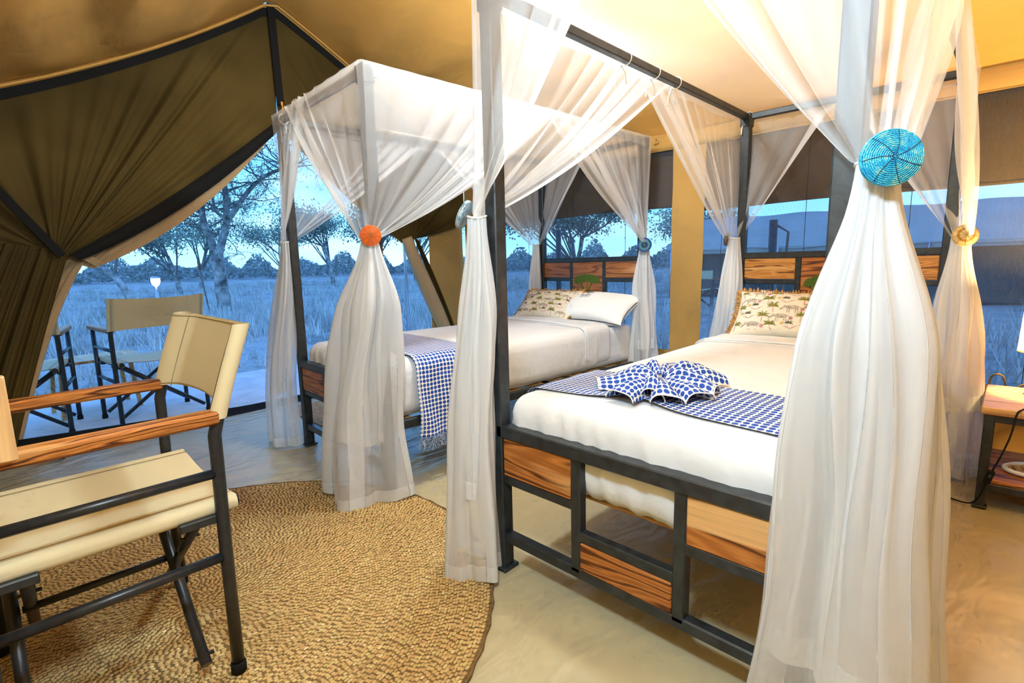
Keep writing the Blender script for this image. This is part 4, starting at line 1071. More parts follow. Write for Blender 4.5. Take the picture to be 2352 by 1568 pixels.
# ------------------------------------------------------------------ director chairs (chair faces local -y, origin between the rear feet)
def make_chair(label, loc, rz, group=None, wood=None):
    c = thing('director_chair', label, 'chair', loc, rz, group)
    hw = 0.2865; tb = M['tube']; r_ = 0.0155
    yf = -0.445
    for sx_ in (-1, 1):
        x = sx_ * hw
        rear = MB(); rear.tube([(x, -0.002, 0.0), (x, 0, 0.35), (x, 0.004, 0.66), (x, 0.022, 0.73), (x, 0.052, 0.82), (x, 0.090, 0.925)], r_, 14)
        ro = rear.build('rear_leg', tb, c)
        MB().lathe([(0.0, 0.0), (0.019, 0.0), (0.019, 0.026), (0.0165, 0.03)], 14, (x, -0.002, -0.001)).build('rubber_foot', M['black_cloth'], ro)
        fr = MB(); fr.tube([(x, yf, 0.0), (x, yf, 0.35), (x, yf, 0.690)], r_, 14)
        fo = fr.build('front_leg', tb, c)
        MB().lathe([(0.0, 0.0), (0.019, 0.0), (0.019, 0.026), (0.0165, 0.03)], 14, (x, yf, -0.001)).build('rubber_foot', M['black_cloth'], fo)
        for z in (0.562, 0.335):
            MB().tube([(x, 0, z), (x, yf, z)], 0.0125, 12).build('side_bar', tb, c)
        # wooden arm with shaped front
        mb = MB(); mb.box((0, 0, 0), (0.515, 0.050, 0.034), bev=0.007)
        a = mb.build('armrest', wood or M['teak_arm'], c, (x, yf / 2 - 0.02, 0.708), (0, 0, pi / 2))
        # seat tube in its canvas sleeve
        MB().tube([(sx_ * 0.252, 0.050, 0.462), (sx_ * 0.252, yf - 0.0, 0.462)], 0.0135, 12).build('seat_tube', tb, c)
        # brackets joining seat tube and frame
        MB().box((sx_ * 0.270, -0.045, 0.440), (0.030, 0.10, 0.022), bev=0.003).build('seat_bracket', tb, c)
        MB().box((sx_ * 0.270, yf + 0.045, 0.440), (0.030, 0.10, 0.022), bev=0.003).build('seat_bracket', tb, c)
    # crossed legs, front pair and rear pair
    for y, k in ((-0.055, 0), (yf + 0.055, 1)):
        for sx_ in (-1, 1):
            yo = y + 0.017 * sx_
            lg_ = MB(); lg_.tube([(sx_ * 0.245, yo, 0.445), (-sx_ * 0.272, yo, 0.050)], 0.0135, 12); lo = lg_.build('cross_leg', tb, c)
            for q in (0.04, 0.30, 0.96):
                p = np.array([sx_ * 0.245, yo, 0.445]) * (1 - q) + np.array([-sx_ * 0.272, yo, 0.050]) * q
                MB().tube([p - [0, 0.024, 0], p + [0, 0.024, 0]], 0.005, 6).build('bolt', tb, lo)
    MB().tube([(0, -0.055, 0.246), (0, yf + 0.055, 0.246)], 0.010, 10).build('pivot_bar', tb, c)
    # seat canvas: sleeve, sagging sheet, sleeve
    ys = np.linspace(0.045, yf - 0.02, 22); rows = []
    th = np.linspace(-0.15 * pi, 1.05 * pi, 10)
    sec = [(-0.252 - 0.019 * math.cos(t_ - pi * 0.0) * -1 * -1, 0.462 + 0.019 * math.sin(t_)) for t_ in np.linspace(1.5 * pi, 0.55 * pi, 10)]
    sec = [(-0.252 + 0.019 * math.cos(t_), 0.462 + 0.019 * math.sin(t_)) for t_ in np.linspace(1.75 * pi, 0.5 * pi, 12)]
    mid = [(x, 0.481 - 0.020 * math.cos(pi * x / 0.52)) for x in np.linspace(-0.23, 0.23, 20)]
    full = np.array(sec + mid + [(-x, z) for x, z in sec[::-1]])
    P = np.array([[(x, y, z + 0.0015 * math.sin(60 * y) * (abs(x) < 0.2)) for x, z in full] for y in ys])
    mb = MB(); mb.grid(P); mb.grid((P - [0, 0, 0.003])[::-1])
    so = mb.build('seat', M['chair_canvas'], c)
    for sx_ in (-1, 1): MB().tube([(sx_ * 0.222, y, 0.4795) for y in ys], 0.0012, 4).build('seam', M['seam'], so)
    # back canvas wrapped round the two posts
    zz = np.linspace(0.705, 0.935, 14)
    def ypost(z): return np.interp(z, [0.66, 0.73, 0.82, 0.935], [0.004, 0.022, 0.052, 0.093])
    rw = 0.0205
    sec = [(-hw + rw * math.cos(t_), rw * math.sin(t_)) for t_ in np.linspace(-0.5 * pi, -1.5 * pi, 12)]      # round left post
    mid = [(x, 0.0205 + 0.030 * math.cos(pi * x / (2 * hw))) for x in np.linspace(-hw, hw, 26)]
    fr2 = [(x, 0.0145 + 0.030 * math.cos(pi * x / (2 * hw)) - 0.0) for x in np.linspace(hw, -hw, 26)]
    right = [(hw - (x + hw), y) for x, y in sec[::-1]]
    loop = sec + mid + right[0:] 
    loop = np.array([(x, y) for x, y in loop])
    P = np.array([[(x, ypost(z) + y + 0.003 * math.sin(30 * z) * (abs(x) < 0.2), z - 0.010 * (1 - (x / hw) ** 2) * (1 if z > 0.82 else -1) * abs(z - 0.82) / 0.115) for x, y in loop] for z in zz])
    mb = MB(); mb.grid(P)
    # inner sheet closes the sleeves on the sitter's side
    P2 = np.array([[(x, ypost(z) + 0.016 + 0.030 * math.cos(pi * x / (2 * hw)) - 0.038 * smooth01(np.array((abs(x) - hw + 0.085) / 0.085)), z - 0.010 * (1 - (x / hw) ** 2) * (1 if z > 0.82 else -1) * abs(z - 0.82) / 0.115) for x in np.linspace(-hw, hw, 60)] for z in zz])
    mb.grid(P2[::-1])
    bo = mb.build('back', M['chair_canvas'], c)
    for sx_ in (-1, 1):
        for dx in (0.055,):
            x = sx_ * (hw - dx)
            MB().tube([(x, ypost(z) + 0.016 + 0.030 * math.cos(pi * x / (2 * hw)) - 0.038 * float(smooth01(np.array((abs(x) - hw + 0.085) / 0.085))) - 0.0015, z) for z in zz], 0.0013, 4).build('seam', M['seam'], bo)
    for z in (0.711, 0.929):
        MB().tube([(x, ypost(z) + 0.013 + 0.030 * math.cos(pi * x / (2 * hw)) - 0.038 * float(smooth01(np.array((abs(x) - hw + 0.085) / 0.085))), z - 0.010 * (1 - (x / hw) ** 2) * (1 if z > 0.82 else -1)) for x in np.linspace(-hw, hw, 40)], 0.0014, 4).build('seam', M['seam'], bo)
    return c
chair0 = make_chair('khaki canvas director chair with teak arms on the round straw rug', (-0.4605, -0.843, 0.014), 0)
def chair_copy(label, loc, rz):
    o = copy_tree(chair0); o.location = loc; o.rotation_euler = (0, 0, rz); o['label'] = label; return o
chair_copy('khaki canvas director chair facing out on the terrace, its back fully seen', (-3.30, -0.335, -0.029), -pi / 2 + 0.10)
chair_copy('khaki director chair on the terrace half hidden by the tied door leaf', (-3.46, -1.17, -0.029), -pi / 2 - 0.20)

# upright wooden end board of a stand beside the chair
ck = thing('wooden_stand', 'honey-coloured upright wooden board of a small stand at the left of the director chair', 'stand', (-0.082, -1.277, 0.0), 0.0)
MB().box((0, 0, 0), (0.162, 0.166, 0.022), bev=0.003).build('end_board', M['teak_light'], ck, (0, 0, 0.823), (0, pi / 2, 0))
for dy in (-0.03, -0.07):
    MB().tube([(0, dy, 0.0), (0, dy, 0.745)], 0.009, 8).build('leg', M['tube'], ck)
MB().box((0, -0.05, 0.009), (0.16, 0.10, 0.018), bev=0.003).build('foot', M['tube'], ck)
# torch on the floor by the door
tr = thing('torch', 'small red and black torch lying on the floor by the door leaf', 'torch', (-2.80, -1.14, 0.018), 0.9)
MB().tube([(0, 0, 0), (0.085, 0, 0)], 0.016, 12).build('head', simple('red_plastic', (0.45, 0.03, 0.02), 0.4), tr)
MB().tube([(0.085, 0, 0), (0.19, 0, 0)], 0.012, 12).build('handle', M['black_cloth'], tr)

# ------------------------------------------------------------------ round woven rug
RC, RR_ = (-0.575, -0.845), 0.965
rug = thing('round_rug', 'round honey-coloured rug of coiled woven seagrass under the director chair', 'rug', (RC[0], RC[1], 0))
MB().lathe([(0.0, 0.001), (RR_ - 0.004, 0.001), (RR_, 0.004), (RR_ - 0.004, 0.0075), (0.0, 0.0085)], 120).build('coil_core', M['straw_base'], rug)
def stitch_mesh(rings, seed):
    rr = np.random.default_rng(seed); V = []; Fq = []; UV = []
    b = 0
    for (r_, pitch, ln) in rings:
        n_ = max(5, int(2 * pi * r_ / ln)); a0 = rr.uniform(0, 6)
        th = a0 + 2 * pi * (np.arange(n_) + rr.uniform(-.18, .18, n_)) / n_
        hl = ln * 0.58 * rr.uniform(0.9, 1.1, n_); hw_ = pitch * 0.54 * rr.uniform(0.85, 1.12, n_); sk = 0.25 * pitch
        z0 = 0.0085 + rr.uniform(-.0008, .0012, n_); rj = r_ + rr.uniform(-.07, .07, n_) * pitch
        ct, sn = np.cos(th), np.sin(th)
        # six-sided pillow: tip, two shoulders, tip ... top raised
        loc = [(-1, -1, 0, 0), (-0.35, -1.0, -0.9, 0.5), (0.45, -0.8, -0.95, 0.5), (1, 1, 0, 0), (0.35, 1.0, 0.9, 0.5), (-0.45, 0.8, 0.95, 0.5), (0.0, 0.0, 0.0, 1.0)]
        pts = []
        for (t_, sk_, w_, h_) in loc:
            tx = t_ * hl; rd = rj + w_ * hw_ + t_ * sk * 0.9
            x = rd * ct - tx * sn; y = rd * sn + tx * ct
            pts.append(np.stack([x, y, z0 + (-0.003 if h_ == 0 else (0.0003 if h_ < 1 else 0.0030))], -1))
        Pn = np.stack(pts, 1).reshape(-1, 3); V.append(Pn)
        uvv = np.repeat(rr.uniform(0, 1, (n_, 2)), 7, 0); UV.append(uvv)
        base = b + np.arange(n_) * 7
        for i in range(6):
            Fq.append(np.stack([base + i, base + (i + 1) % 6, base + 6], -1))
        b += n_ * 7
    return np.concatenate(V), np.concatenate(Fq), np.concatenate(UV)
pit = 0.0100
rings = [(r_, pit, 0.0165 + 0.002 * math.sin(r_ * 30)) for r_ in np.arange(0.010, RR_ - 0.006, pit)]
Vs, Fs, Us = stitch_mesh(rings, 3)
mb = MB(); mb.add(Vs, Fs.tolist(), 0, Us, smooth=True)
tag(mb.build('seagrass_stitches', M['straw'], rug), kind='stuff')
ed = MB(); a = np.linspace(0, 2 * pi, 240)
ed.tube([((RR_ - 0.002 + 0.003 * math.sin(60 * t_)) * math.cos(t_), (RR_ - 0.002 + 0.003 * math.sin(60 * t_)) * math.sin(t_), 0.006) for t_ in a], 0.005, 6)
ed.build('bound_edge', M['straw_base'], rug)
# small straw mat beyond the farther bed
mat2 = thing('straw_mat', 'flat woven straw mat on the floor between the farther bed and the door', 'mat', (-2.42, 0.86, 0), 0.0)
MB().box((0, 0, 0.004), (0.66, 1.10, 0.007), bev=0.002).build('mat_core', M['straw_base'], mat2)
Vn = []; Fn = []; Un = []
for i, y in enumerate(np.arange(-0.545, 0.545, 0.017)):
    for x in np.arange(-0.325, 0.325, 0.026):
        b = len(Vn) ; x_ = x + (0.013 if i % 2 else 0)
        q = [(x_ - 0.015, y, 0.006), (x_ - 0.005, y - 0.008, 0.0085), (x_ + 0.008, y - 0.007, 0.0085), (x_ + 0.015, y, 0.006), (x_ + 0.005, y + 0.008, 0.0085), (x_ - 0.008, y + 0.007, 0.0085), (x_, y, 0.012)]
        Vn += q; ruv = (R.random(), R.random()); Un += [ruv] * 7
        Fn += [(b + k, b + (k + 1) % 6, b + 6) for k in range(6)]
mb = MB(); mb.add(Vn, Fn, 0, Un, smooth=True); tag(mb.build('straw_stitches', M['straw'], mat2), kind='stuff')

# ------------------------------------------------------------------ bedside table, lamp and small things at the right
NX0, NX1, NY0, NY1, NZ = 1.185, 1.685, 1.660, 2.180, 0.445
ns = thing('bedside_table', 'small bedside table with teak top, teak shelf and black steel legs', 'table', ((NX0 + NX1) / 2, (NY0 + NY1) / 2, 0))
cx, cy = (NX1 - NX0) / 2, (NY1 - NY0) / 2
for i in range(4):
    w_ = 2 * cy / 4; board('top_plank', (0, -cy + w_ * (i + 0.5), NZ - 0.016), (2 * cx, w_ - 0.001, 0.032), M['teak_light'], ns)
for sx_ in (-1, 1):
    for sy2 in (-1, 1):
        l_ = MB().bar((sx_ * (cx - 0.028), sy2 * (cy - 0.028), 0.004), (sx_ * (cx - 0.028), sy2 * (cy - 0.028), NZ - 0.032), 0.034, 0.034, 0.003).build('leg', M['steel'], ns)
        MB().box((sx_ * (cx - 0.028), sy2 * (cy - 0.028), 0.005), (0.048, 0.048, 0.008), bev=0.002).build('foot_plate', M['steel'], l_)
    MB().bar((sx_ * (cx - 0.028), -cy + 0.028, NZ - 0.048), (sx_ * (cx - 0.028), cy - 0.028, NZ - 0.048), 0.030, 0.030, 0.003).build('top_rail', M['steel'], ns)
    MB().bar((sx_ * (cx - 0.028), -cy + 0.028, 0.098), (sx_ * (cx - 0.028), cy - 0.028, 0.098), 0.030, 0.030, 0.003).build('shelf_rail', M['steel'], ns)
for sy2 in (-1, 1):
    MB().bar((-cx + 0.028, sy2 * (cy - 0.028), NZ - 0.048), (cx - 0.028, sy2 * (cy - 0.028), NZ - 0.048), 0.030, 0.030, 0.003).build('top_rail', M['steel'], ns)
    MB().bar((-cx + 0.028, sy2 * (cy - 0.028), 0.098), (cx - 0.028, sy2 * (cy - 0.028), 0.098), 0.030, 0.030, 0.003).build('shelf_rail', M['steel'], ns)
for i in range(3):
    w_ = (2 * cy - 0.03) / 3; board('shelf_plank', (0, -cy + 0.015 + w_ * (i + 0.5), 0.122), (2 * cx - 0.035, w_ - 0.001, 0.018), M['teak'], ns)
# lamp of stacked wooden pebbles with a linen drum shade
LX, LY = 1.372, 2.035
lamp = thing('table_lamp', 'lit table lamp with a linen drum shade on stacked wooden pebbles', 'lamp', (LX, LY, NZ))
for (z, r_, h_, mt) in ((0.032, 0.062, 0.032, M['teak_dark']), (0.092, 0.050, 0.028, M['teak_light']), (0.140, 0.038, 0.020, M['teak_dark'])):
    MB().lathe([(r_ * math.cos(t_) ** 0.8 if math.cos(t_) > 1e-6 else 0.0, z + h_ * math.sin(t_)) for t_ in np.linspace(-pi / 2, pi / 2, 16)], 28).build('pebble', mt, lamp)
MB().tube([(0, 0, 0.155), (0, 0, 0.28)], 0.006, 8).build('stem', M['brass'], lamp)
def shade_mat():
    m_, t, o_ = mat('lit_linen_shade'); v = coords(t, (40, 40, 6)); n_ = noise(t, v, 6, 3)
    c = ramp(t, n_, [(0.3, (0.74, 0.55, 0.30)), (0.7, (0.92, 0.76, 0.50))])
    d = t.nodes.new('ShaderNodeBsdfDiffuse'); lk(t, c, d.inputs[0]); tr_ = t.nodes.new('ShaderNodeBsdfTranslucent'); lk(t, c, tr_.inputs[0])
    a = t.nodes.new('ShaderNodeMixShader'); a.inputs[0].default_value = 0.7; lk(t, d.outputs[0], a.inputs[1]); lk(t, tr_.outputs[0], a.inputs[2]); lk(t, a.outputs[0], o_.inputs[0]); return m_
sh = MB(); sh.lathe([(0.100, 0.195), (0.090, 0.445)], 40); sh.lathe([(0.098, 0.198), (0.102, 0.195), (0.100, 0.201)], 40); sh.lathe([(0.088, 0.442), (0.092, 0.445), (0.090, 0.439)], 40)
sho = sh.build('shade', shade_mat(), lamp)
for k in range(3):
    a = k * 2 * pi / 3; MB().tube([(0, 0, 0.28), (0.09 * math.cos(a), 0.09 * math.sin(a), 0.43)], 0.002, 5).build('shade_carrier', M['brass'], sho)
MB().lathe([(0.0, 0.268), (0.014, 0.272), (0.027, 0.305), (0.024, 0.335), (0.0, 0.350)], 16).build('bulb', emit_mat('bedside_bulb_glass', (1.0, 0.72, 0.36), 12.0), lamp)
pl_ = bpy.data.lights.new('bedside_lamp_light', 'POINT'); pl_.energy = BEDSIDE_W; pl_.color = (1.0, 0.66, 0.28); pl_.shadow_soft_size = 0.045
po = bpy.data.objects.new('bedside_lamp_light', pl_); COL.objects.link(po); po.parent = lamp; po.location = (0, 0, 0.385)
# cord with inline switch
cd = thing('lamp_cord', 'black lamp cord with inline switch hanging down the front of the bedside table', 'cord', (1.30, 1.60, 0))
wpts = np.array([(1.40, 2.00, 0.452), (1.345, 1.80, 0.451), (1.305, 1.665, 0.452), (1.290, 1.648, 0.440), (1.285, 1.640, 0.36), (1.268, 1.634, 0.28), (1.245, 1.630, 0.20), (1.236, 1.628, 0.17), (1.222, 1.626, 0.10), (1.200, 1.640, 0.03), (1.170, 1.665, 0.006), (1.10, 1.70, 0.005), (1.00, 1.72, 0.005)]) - [1.30, 1.60, 0]
def smooth_path(P, n_=90):
    P = np.array(P, float)
    for _ in range(3):
        Q = [P[0]]
        for i in range(len(P) - 1): Q += [P[i] * 0.75 + P[i + 1] * 0.25, P[i] * 0.25 + P[i + 1] * 0.75]
        P = np.array(Q + [P[-1]])
    return P
MB().tube(smooth_path(wpts), 0.0032, 6).build('cable', M['black_cloth'], cd)
sw = MB().box((0, 0, 0), (0.024, 0.020, 0.062), bev=0.005).build('switch', M['black_cloth'], cd, (1.233 - 1.30, 1.627 - 1.60, 0.158), (0.05, 0.22, 0))
MB().box((0, -0.012, 0.006), (0.010, 0.008, 0.016), bev=0.003).build('rocker', simple('dark_plastic', (0.03, 0.03, 0.03), 0.4), sw)
# second, golden cable curling behind the table
gc = MB().tube(smooth_path([(1.190, 2.30, 0.405), (1.190, 2.295, 0.455), (1.205, 2.29, 0.480), (1.232, 2.29, 0.478), (1.246, 2.29, 0.455), (1.250, 2.29, 0.40)]), 0.005, 8)
tag(gc.build('metal_hoop', M['brass']), 'thin golden metal hoop rising behind the bedside table', 'hoop')
gc = MB().tube(smooth_path([(1.27, 2.235, 0.30), (1.28, 2.235, 0.42), (1.31, 2.235, 0.452), (1.36, 2.235, 0.475), (1.44, 2.235, 0.49), (1.50, 2.235, 0.44)]), 0.005, 8)
tag(gc.build('cable', M['brass']), 'golden-brown cable running behind the lamp base', 'cable')
# woven tray with a white rim on the shelf
ty = thing('woven_tray', 'oval woven tray with a thick white rim on the bedside table shelf', 'tray', (1.395, 1.885, 0.131), 0.5)
a = np.linspace(0, 2 * pi, 60)
MB().tube([(0.125 * math.cos(t_), 0.085 * math.sin(t_), 0.012) for t_ in a], 0.010, 8, caps=False).build('rim', M['string'], ty)
MB().lathe([(0.0, 0.004), (0.6, 0.004), (1.0, 0.010)], 40, M=np.diag([0.12, 0.08, 1])).build('weave', M['fringe'], ty)
for k in range(7): MB().tube([(-0.10 + 0.033 * k, -0.045, 0.009), (-0.10 + 0.033 * k + 0.02, 0.045, 0.009)], 0.002, 5).build('reed', M['straw_base'], ty)

# ------------------------------------------------------------------ hanging lamps on the ridge (above the frame) and the added front fill lamp
PL = ['bare pendant bulb hanging from the ridge near the tent door', 'bare pendant bulb hanging from the ridge over the nearer bed', 'added cool white fill lamp hung unseen above the camera']
for (p, wts, LAMP_COL), lbl in zip(PENDANTS_AND_FILL, PL):
    pd = thing('pendant_or_fill_lamp', lbl, 'lamp', p)
    zt_ = float(prof_z(p[1])) - 0.03 - p[2]
    MB().tube([(0, 0, 0.09), (0, 0, max(0.12, zt_))], 0.004, 6).build('flex', M['black_cloth'], pd)
    MB().lathe([(0.018, 0.10), (0.022, 0.06), (0.0, 0.055)], 16).build('lamp_holder', M['string'], pd)
    MB().lathe([(0.0, 0.055), (0.020, 0.045), (0.034, 0.01), (0.030, -0.02), (0.0, -0.036)], 16).build('bulb', emit_mat('pendant_or_fill_bulb_glass', LAMP_COL, 10.0), pd)
    pl_ = bpy.data.lights.new('pendant_or_fill_light', 'POINT'); pl_.energy = wts; pl_.color = LAMP_COL; pl_.shadow_soft_size = 0.10
    po = bpy.data.objects.new('pendant_or_fill_light', pl_); COL.objects.link(po); po.parent = pd; po.location = (0, 0, -0.14)
# ------------------------------------------------------------------ outdoors: terrace, savanna, trees, camp
GZ = -0.16
P = []
tag(MB().box((-3.85, 0.6, -0.09), (1.74, 6.4, 0.12), bev=0.01).build('deck', M['deck']), kind='structure')
n_ = 120
rad = np.r_[np.linspace(0, 12, 40), np.geomspace(12.5, 260, 60)]; ang = np.linspace(0, 2 * pi, 121)[:-1]
AA, RRr = np.meshgrid(ang, rad, indexing='ij')
X = RRr * np.cos(AA) - 1; Y = RRr * np.sin(AA) + 1
Z = GZ + 0.05 * wob(np.stack([X, Y, 0 * X], -1), 0.7, 2) * np.clip((RRr - 4) / 8, 0, 1) - 0.25 * np.clip(1 - RRr / 4.0, 0, 1) + 0.35 * np.clip((RRr - 40) / 120, 0, 1)
def gz(x, y):
    r_ = math.hypot(x + 1, y - 1); return float(GZ + 0.05 * wob(np.array([x, y, 0.0]), 0.7, 2) * min(1, max(0, (r_ - 4) / 8)))
G = np.stack([X, Y, Z], -1); G = np.concatenate([G, G[:1]], 0)
tag(MB().grid(G).build('ground', M['ground']), kind='structure')
# dry grass: blades in tufts
rr = np.random.default_rng(12)
def grass(nt, boxes, name, hmin, hmax, nb):
    V = []; Fc = []; b = 0
    for (x0, x1, y0, y1, cnt) in boxes:
        cx_ = rr.uniform(x0, x1, cnt); cy_2 = rr.uniform(y0, y1, cnt)
        dens = wob(np.stack([cx_, cy_2, 0 * cx_], -1), 0.5, 3)
        keep = dens + rr.uniform(-.8, .8, cnt) > -0.25
        cx_, cy_2 = cx_[keep], cy_2[keep]
        for i in range(len(cx_)):
            z0 = gz(cx_[i], cy_2[i]) - 0.02
            hh = rr.uniform(hmin, hmax)
            a = rr.uniform(0, 2 * pi, nb); l_ = rr.uniform(.15, .7, nb); h_ = hh * rr.uniform(.6, 1.1, nb); w = 0.008 + 0.010 * hh
            bx = cx_[i] + rr.normal(0, .06, nb); by = cy_2[i] + rr.normal(0, .06, nb)
            tx = bx + np.cos(a) * l_ * h_; ty_ = by + np.sin(a) * l_ * h_
            px, py = -np.sin(a) * w, np.cos(a) * w
            q = np.stack([np.stack([bx - px, by - py, np.full(nb, z0)], -1), np.stack([bx + px, by + py, np.full(nb, z0)], -1), np.stack([tx, ty_, z0 + h_], -1)], 1).reshape(-1, 3)
            V.append(q); Fc.append(b + np.arange(nb * 3).reshape(-1, 3)); b += nb * 3
    mb = MB(); mb.add(np.concatenate(V), np.concatenate(Fc).tolist())
    return mb.build(name, M['grass'])
g1 = grass(0, [(-9.5, -5.6, -3, 6, 500), (-16, -7.5, -4, 9, 1900), (-40, -14, -8, 26, 3200), (-12, 2, 5.5, 13, 900), (-26, 0, 15, 45, 2200), (-7, 3, 3.2, 6, 250)], 'dry_grass', 0.18, 0.55, 9)
tag(g1, 'pale dry savanna grass growing all round the tent', 'grass', kind='stuff')
# trees -------------------------------------------------------------
def branch_tree(seed, base, spec, twig_levels=4, lean=(0, 0), spread=0.55, h0=1.6, r0=0.17, upb=0.28, fork=None, twig_n=3, leafn=0, leaf_r=0.12, flat=0.0):
    rnd = random.Random(seed); tr_ = MB(); tw = MB(); lf = []
    def seg(p, d, ln, r_, lvl):
        n2 = 5; pts = [p.copy()]; q = p.copy(); dd = d.copy()
        for i in range(n2):
            dd = dd + Vector((rnd.gauss(0, .10), rnd.gauss(0, .10), rnd.gauss(0, .06) + 0.02 * upb)); dd.normalize(); q = q + dd * ln / n2; pts.append(q.copy())
        r1 = r_ * 0.68
        (tr_ if lvl < 2 else tw).tube([tuple(x) for x in pts], list(np.linspace(r_, r1, n2 + 1)), 7 if lvl < 2 else (5 if lvl < 3 else 3), caps=False)
        if lvl >= twig_levels:
            lf.append(q); return
        k = (fork[lvl] if fork and lvl < len(fork) else twig_n)
        for i in range(k):
            a = rnd.uniform(0, 2 * pi); sp = spread * rnd.uniform(.6, 1.3)
            side = Vector((math.cos(a), math.sin(a), 0))
            nd = (dd * math.cos(sp) + side * math.sin(sp)); nd.z = nd.z * (1 - flat * lvl / twig_levels) + upb * 0.3; nd.normalize()
            st = pts[-1] if i < 2 else pts[rnd.randint(2, n2)]
            seg(st.copy(), nd, ln * rnd.uniform(.62, .85), r1 * rnd.uniform(.6, .9) if i else r1 * 0.92, lvl + 1)
    seg(Vector(base), Vector((lean[0], lean[1], 1)).normalized(), h0, r0, 0)
    return tr_, tw, lf
def leaf_cloud(pts, n_, rad_, size, seed, flatz=0.45):
    g = np.random.default_rng(seed); c = np.array([tuple(p) for p in pts])
    idx = g.integers(0, len(c), n_); q = c[idx] + g.normal(0, 1, (n_, 3)) * [rad_, rad_, rad_ * flatz]
    a = g.normal(size=(n_, 3)); a /= np.linalg.norm(a, axis=1)[:, None]; b_ = np.cross(a, g.normal(size=(n_, 3))); b_ /= np.linalg.norm(b_, axis=1)[:, None]
    s_ = size * g.uniform(.5, 1.3, (n_, 1))
    V = np.stack([q - a * s_, q + b_ * s_ * 0.5, q + a * s_, q - b_ * s_ * 0.5], 1).reshape(-1, 3)
    mb = MB(); mb.add(V, np.arange(n_ * 4).reshape(-1, 4).tolist()); return mb
def tree(label, base, seed, leaves=0, lsize=0.05, lrad=0.2, leafmat='leaf', group=None, **k):
    t_ = thing('acacia_tree', label, 'tree', base, 0, group)
    tr_, tw, lf = branch_tree(seed, (0, 0, -0.1), None, **k)
    tr_.build('trunk', M['bark'], t_); tw.build('twigs', M['twig'], t_)
    if leaves: leaf_cloud(lf, leaves, lrad, lsize, seed).build('foliage', M[leafmat], t_)
    return t_
# the nearest tree: forked, mottled trunk with a thin twiggy crown
mt_ = thing('acacia_tree', 'forked acacia with mottled pale trunk and thin bare crown beyond the terrace', 'tree', (-13.9, 3.25, GZ))
tr_ = MB(); tw = MB(); ends = []
def limb(pts, rs, lvl=0):
    P = smooth_path(np.array(pts, float)); rr2 = np.interp(np.linspace(0, 1, len(P)), np.linspace(0, 1, len(rs)), rs)
    P = P + 0.02 * wob(P, 3.0, 2)[:, None] * np.array([1, 1, 0.3]); (tr_ if lvl == 0 else tw).tube(P, rr2, 9 if lvl == 0 else 6, caps=False); return P
hx = np.array([0.714, 0.70, 0.0])      # image-right direction for this tree
def tp(a, z, d=0.0): return tuple(hx * a + np.array([-0.70, 0.714, 0]) * d + [0, 0, z])
A_ = limb([tp(0.0, -0.1), tp(0.02, 0.5), tp(-0.02, 1.15), tp(-0.05, 1.6)], [0.23, 0.17, 0.155, 0.15])
B_ = limb([tp(-0.05, 1.55), tp(-0.22, 2.0, .1), tp(-0.40, 2.7, .1), tp(-0.38, 3.5, .2), tp(-0.42, 4.3, .2)], [0.13, 0.10, 0.085, 0.07, 0.045])
C_ = limb([tp(-0.05, 1.55), tp(0.18, 2.1), tp(0.35, 2.6), tp(0.37, 3.2), tp(0.28, 4.0), tp(0.1, 4.7)], [0.12, 0.10, 0.09, 0.07, 0.055, 0.04])
D_ = limb([tp(0.33, 2.5), tp(0.65, 2.85), tp(1.05, 3.35), tp(1.5, 3.65), tp(2.0, 3.8)], [0.08, 0.07, 0.055, 0.045, 0.03])
E_ = limb([tp(-0.40, 2.75), tp(-0.85, 2.9), tp(-1.3, 2.85), tp(-1.55, 2.6)], [0.045, 0.035, 0.03, 0.02])
F_ = limb([tp(0.30, 2.55), tp(0.02, 2.75), tp(-0.02, 3.15)], [0.05, 0.04, 0.03])
rnd = random.Random(4)
for Pn, k in ((B_, 16), (C_, 18), (D_, 20), (E_, 9), (F_, 5)):
    for i in range(k):
        j = rnd.randint(len(Pn) // 3, len(Pn) - 1); p = Vector(Pn[j])
        a = rnd.uniform(0, 2 * pi); d = Vector((math.cos(a), math.sin(a), rnd.uniform(-.1, .8))).normalized()
        def sub(p, d, ln, r_, lvl):
            pts = [p.copy()]; q = p.copy()
            for s2 in range(4):
                d = (d + Vector((rnd.gauss(0, .25), rnd.gauss(0, .25), rnd.gauss(0, .2)))).normalized(); q = q + d * ln / 4; pts.append(q.copy())
            tw.tube([tuple(x) for x in pts], list(np.linspace(r_, r_ * .5, 5)), 4 if lvl < 1 else 3, caps=False)
            if lvl == 3: ends.append(q); return
            for c2 in range(3 if lvl < 2 else 2): sub(pts[rnd.randint(2, 4)], (d + Vector((rnd.gauss(0, .7), rnd.gauss(0, .7), rnd.gauss(0, .5)))).normalized(), ln * .68, r_ * .58, lvl + 1)
        sub(p, d, rnd.uniform(.55, .95), 0.022, 0)
tr_.build('trunk', M['bark'], mt_); tw.build('twigs', M['twig'], mt_)
leaf_cloud(ends, 7000, 0.14, 0.026, 3).build('foliage', M['leaf'], mt_)
# leaning tree at the left
lt = thing('acacia_tree', 'small acacia with a leaning mottled trunk behind the lamp post', 'tree', (-13.2, 1.15, GZ))
tr_ = MB(); tw = MB()
limb([tp(0.25, -0.1), tp(0.05, 0.45), tp(-0.20, 0.95), tp(-0.45, 1.25), tp(-0.9, 1.45)], [0.10, 0.085, 0.075, 0.06, 0.04])
limb([tp(-0.35, 1.15), tp(-0.2, 1.7), tp(0.3, 2.1), tp(0.8, 2.0)], [0.04, 0.03, 0.025, 0.015], 1)
limb([tp(-0.6, 1.35), tp(-0.7, 2.0), tp(-0.5, 2.6)], [0.035, 0.03, 0.02], 1)
tr_.build('trunk', M['bark'], lt); tw.build('twigs', M['twig'], lt)
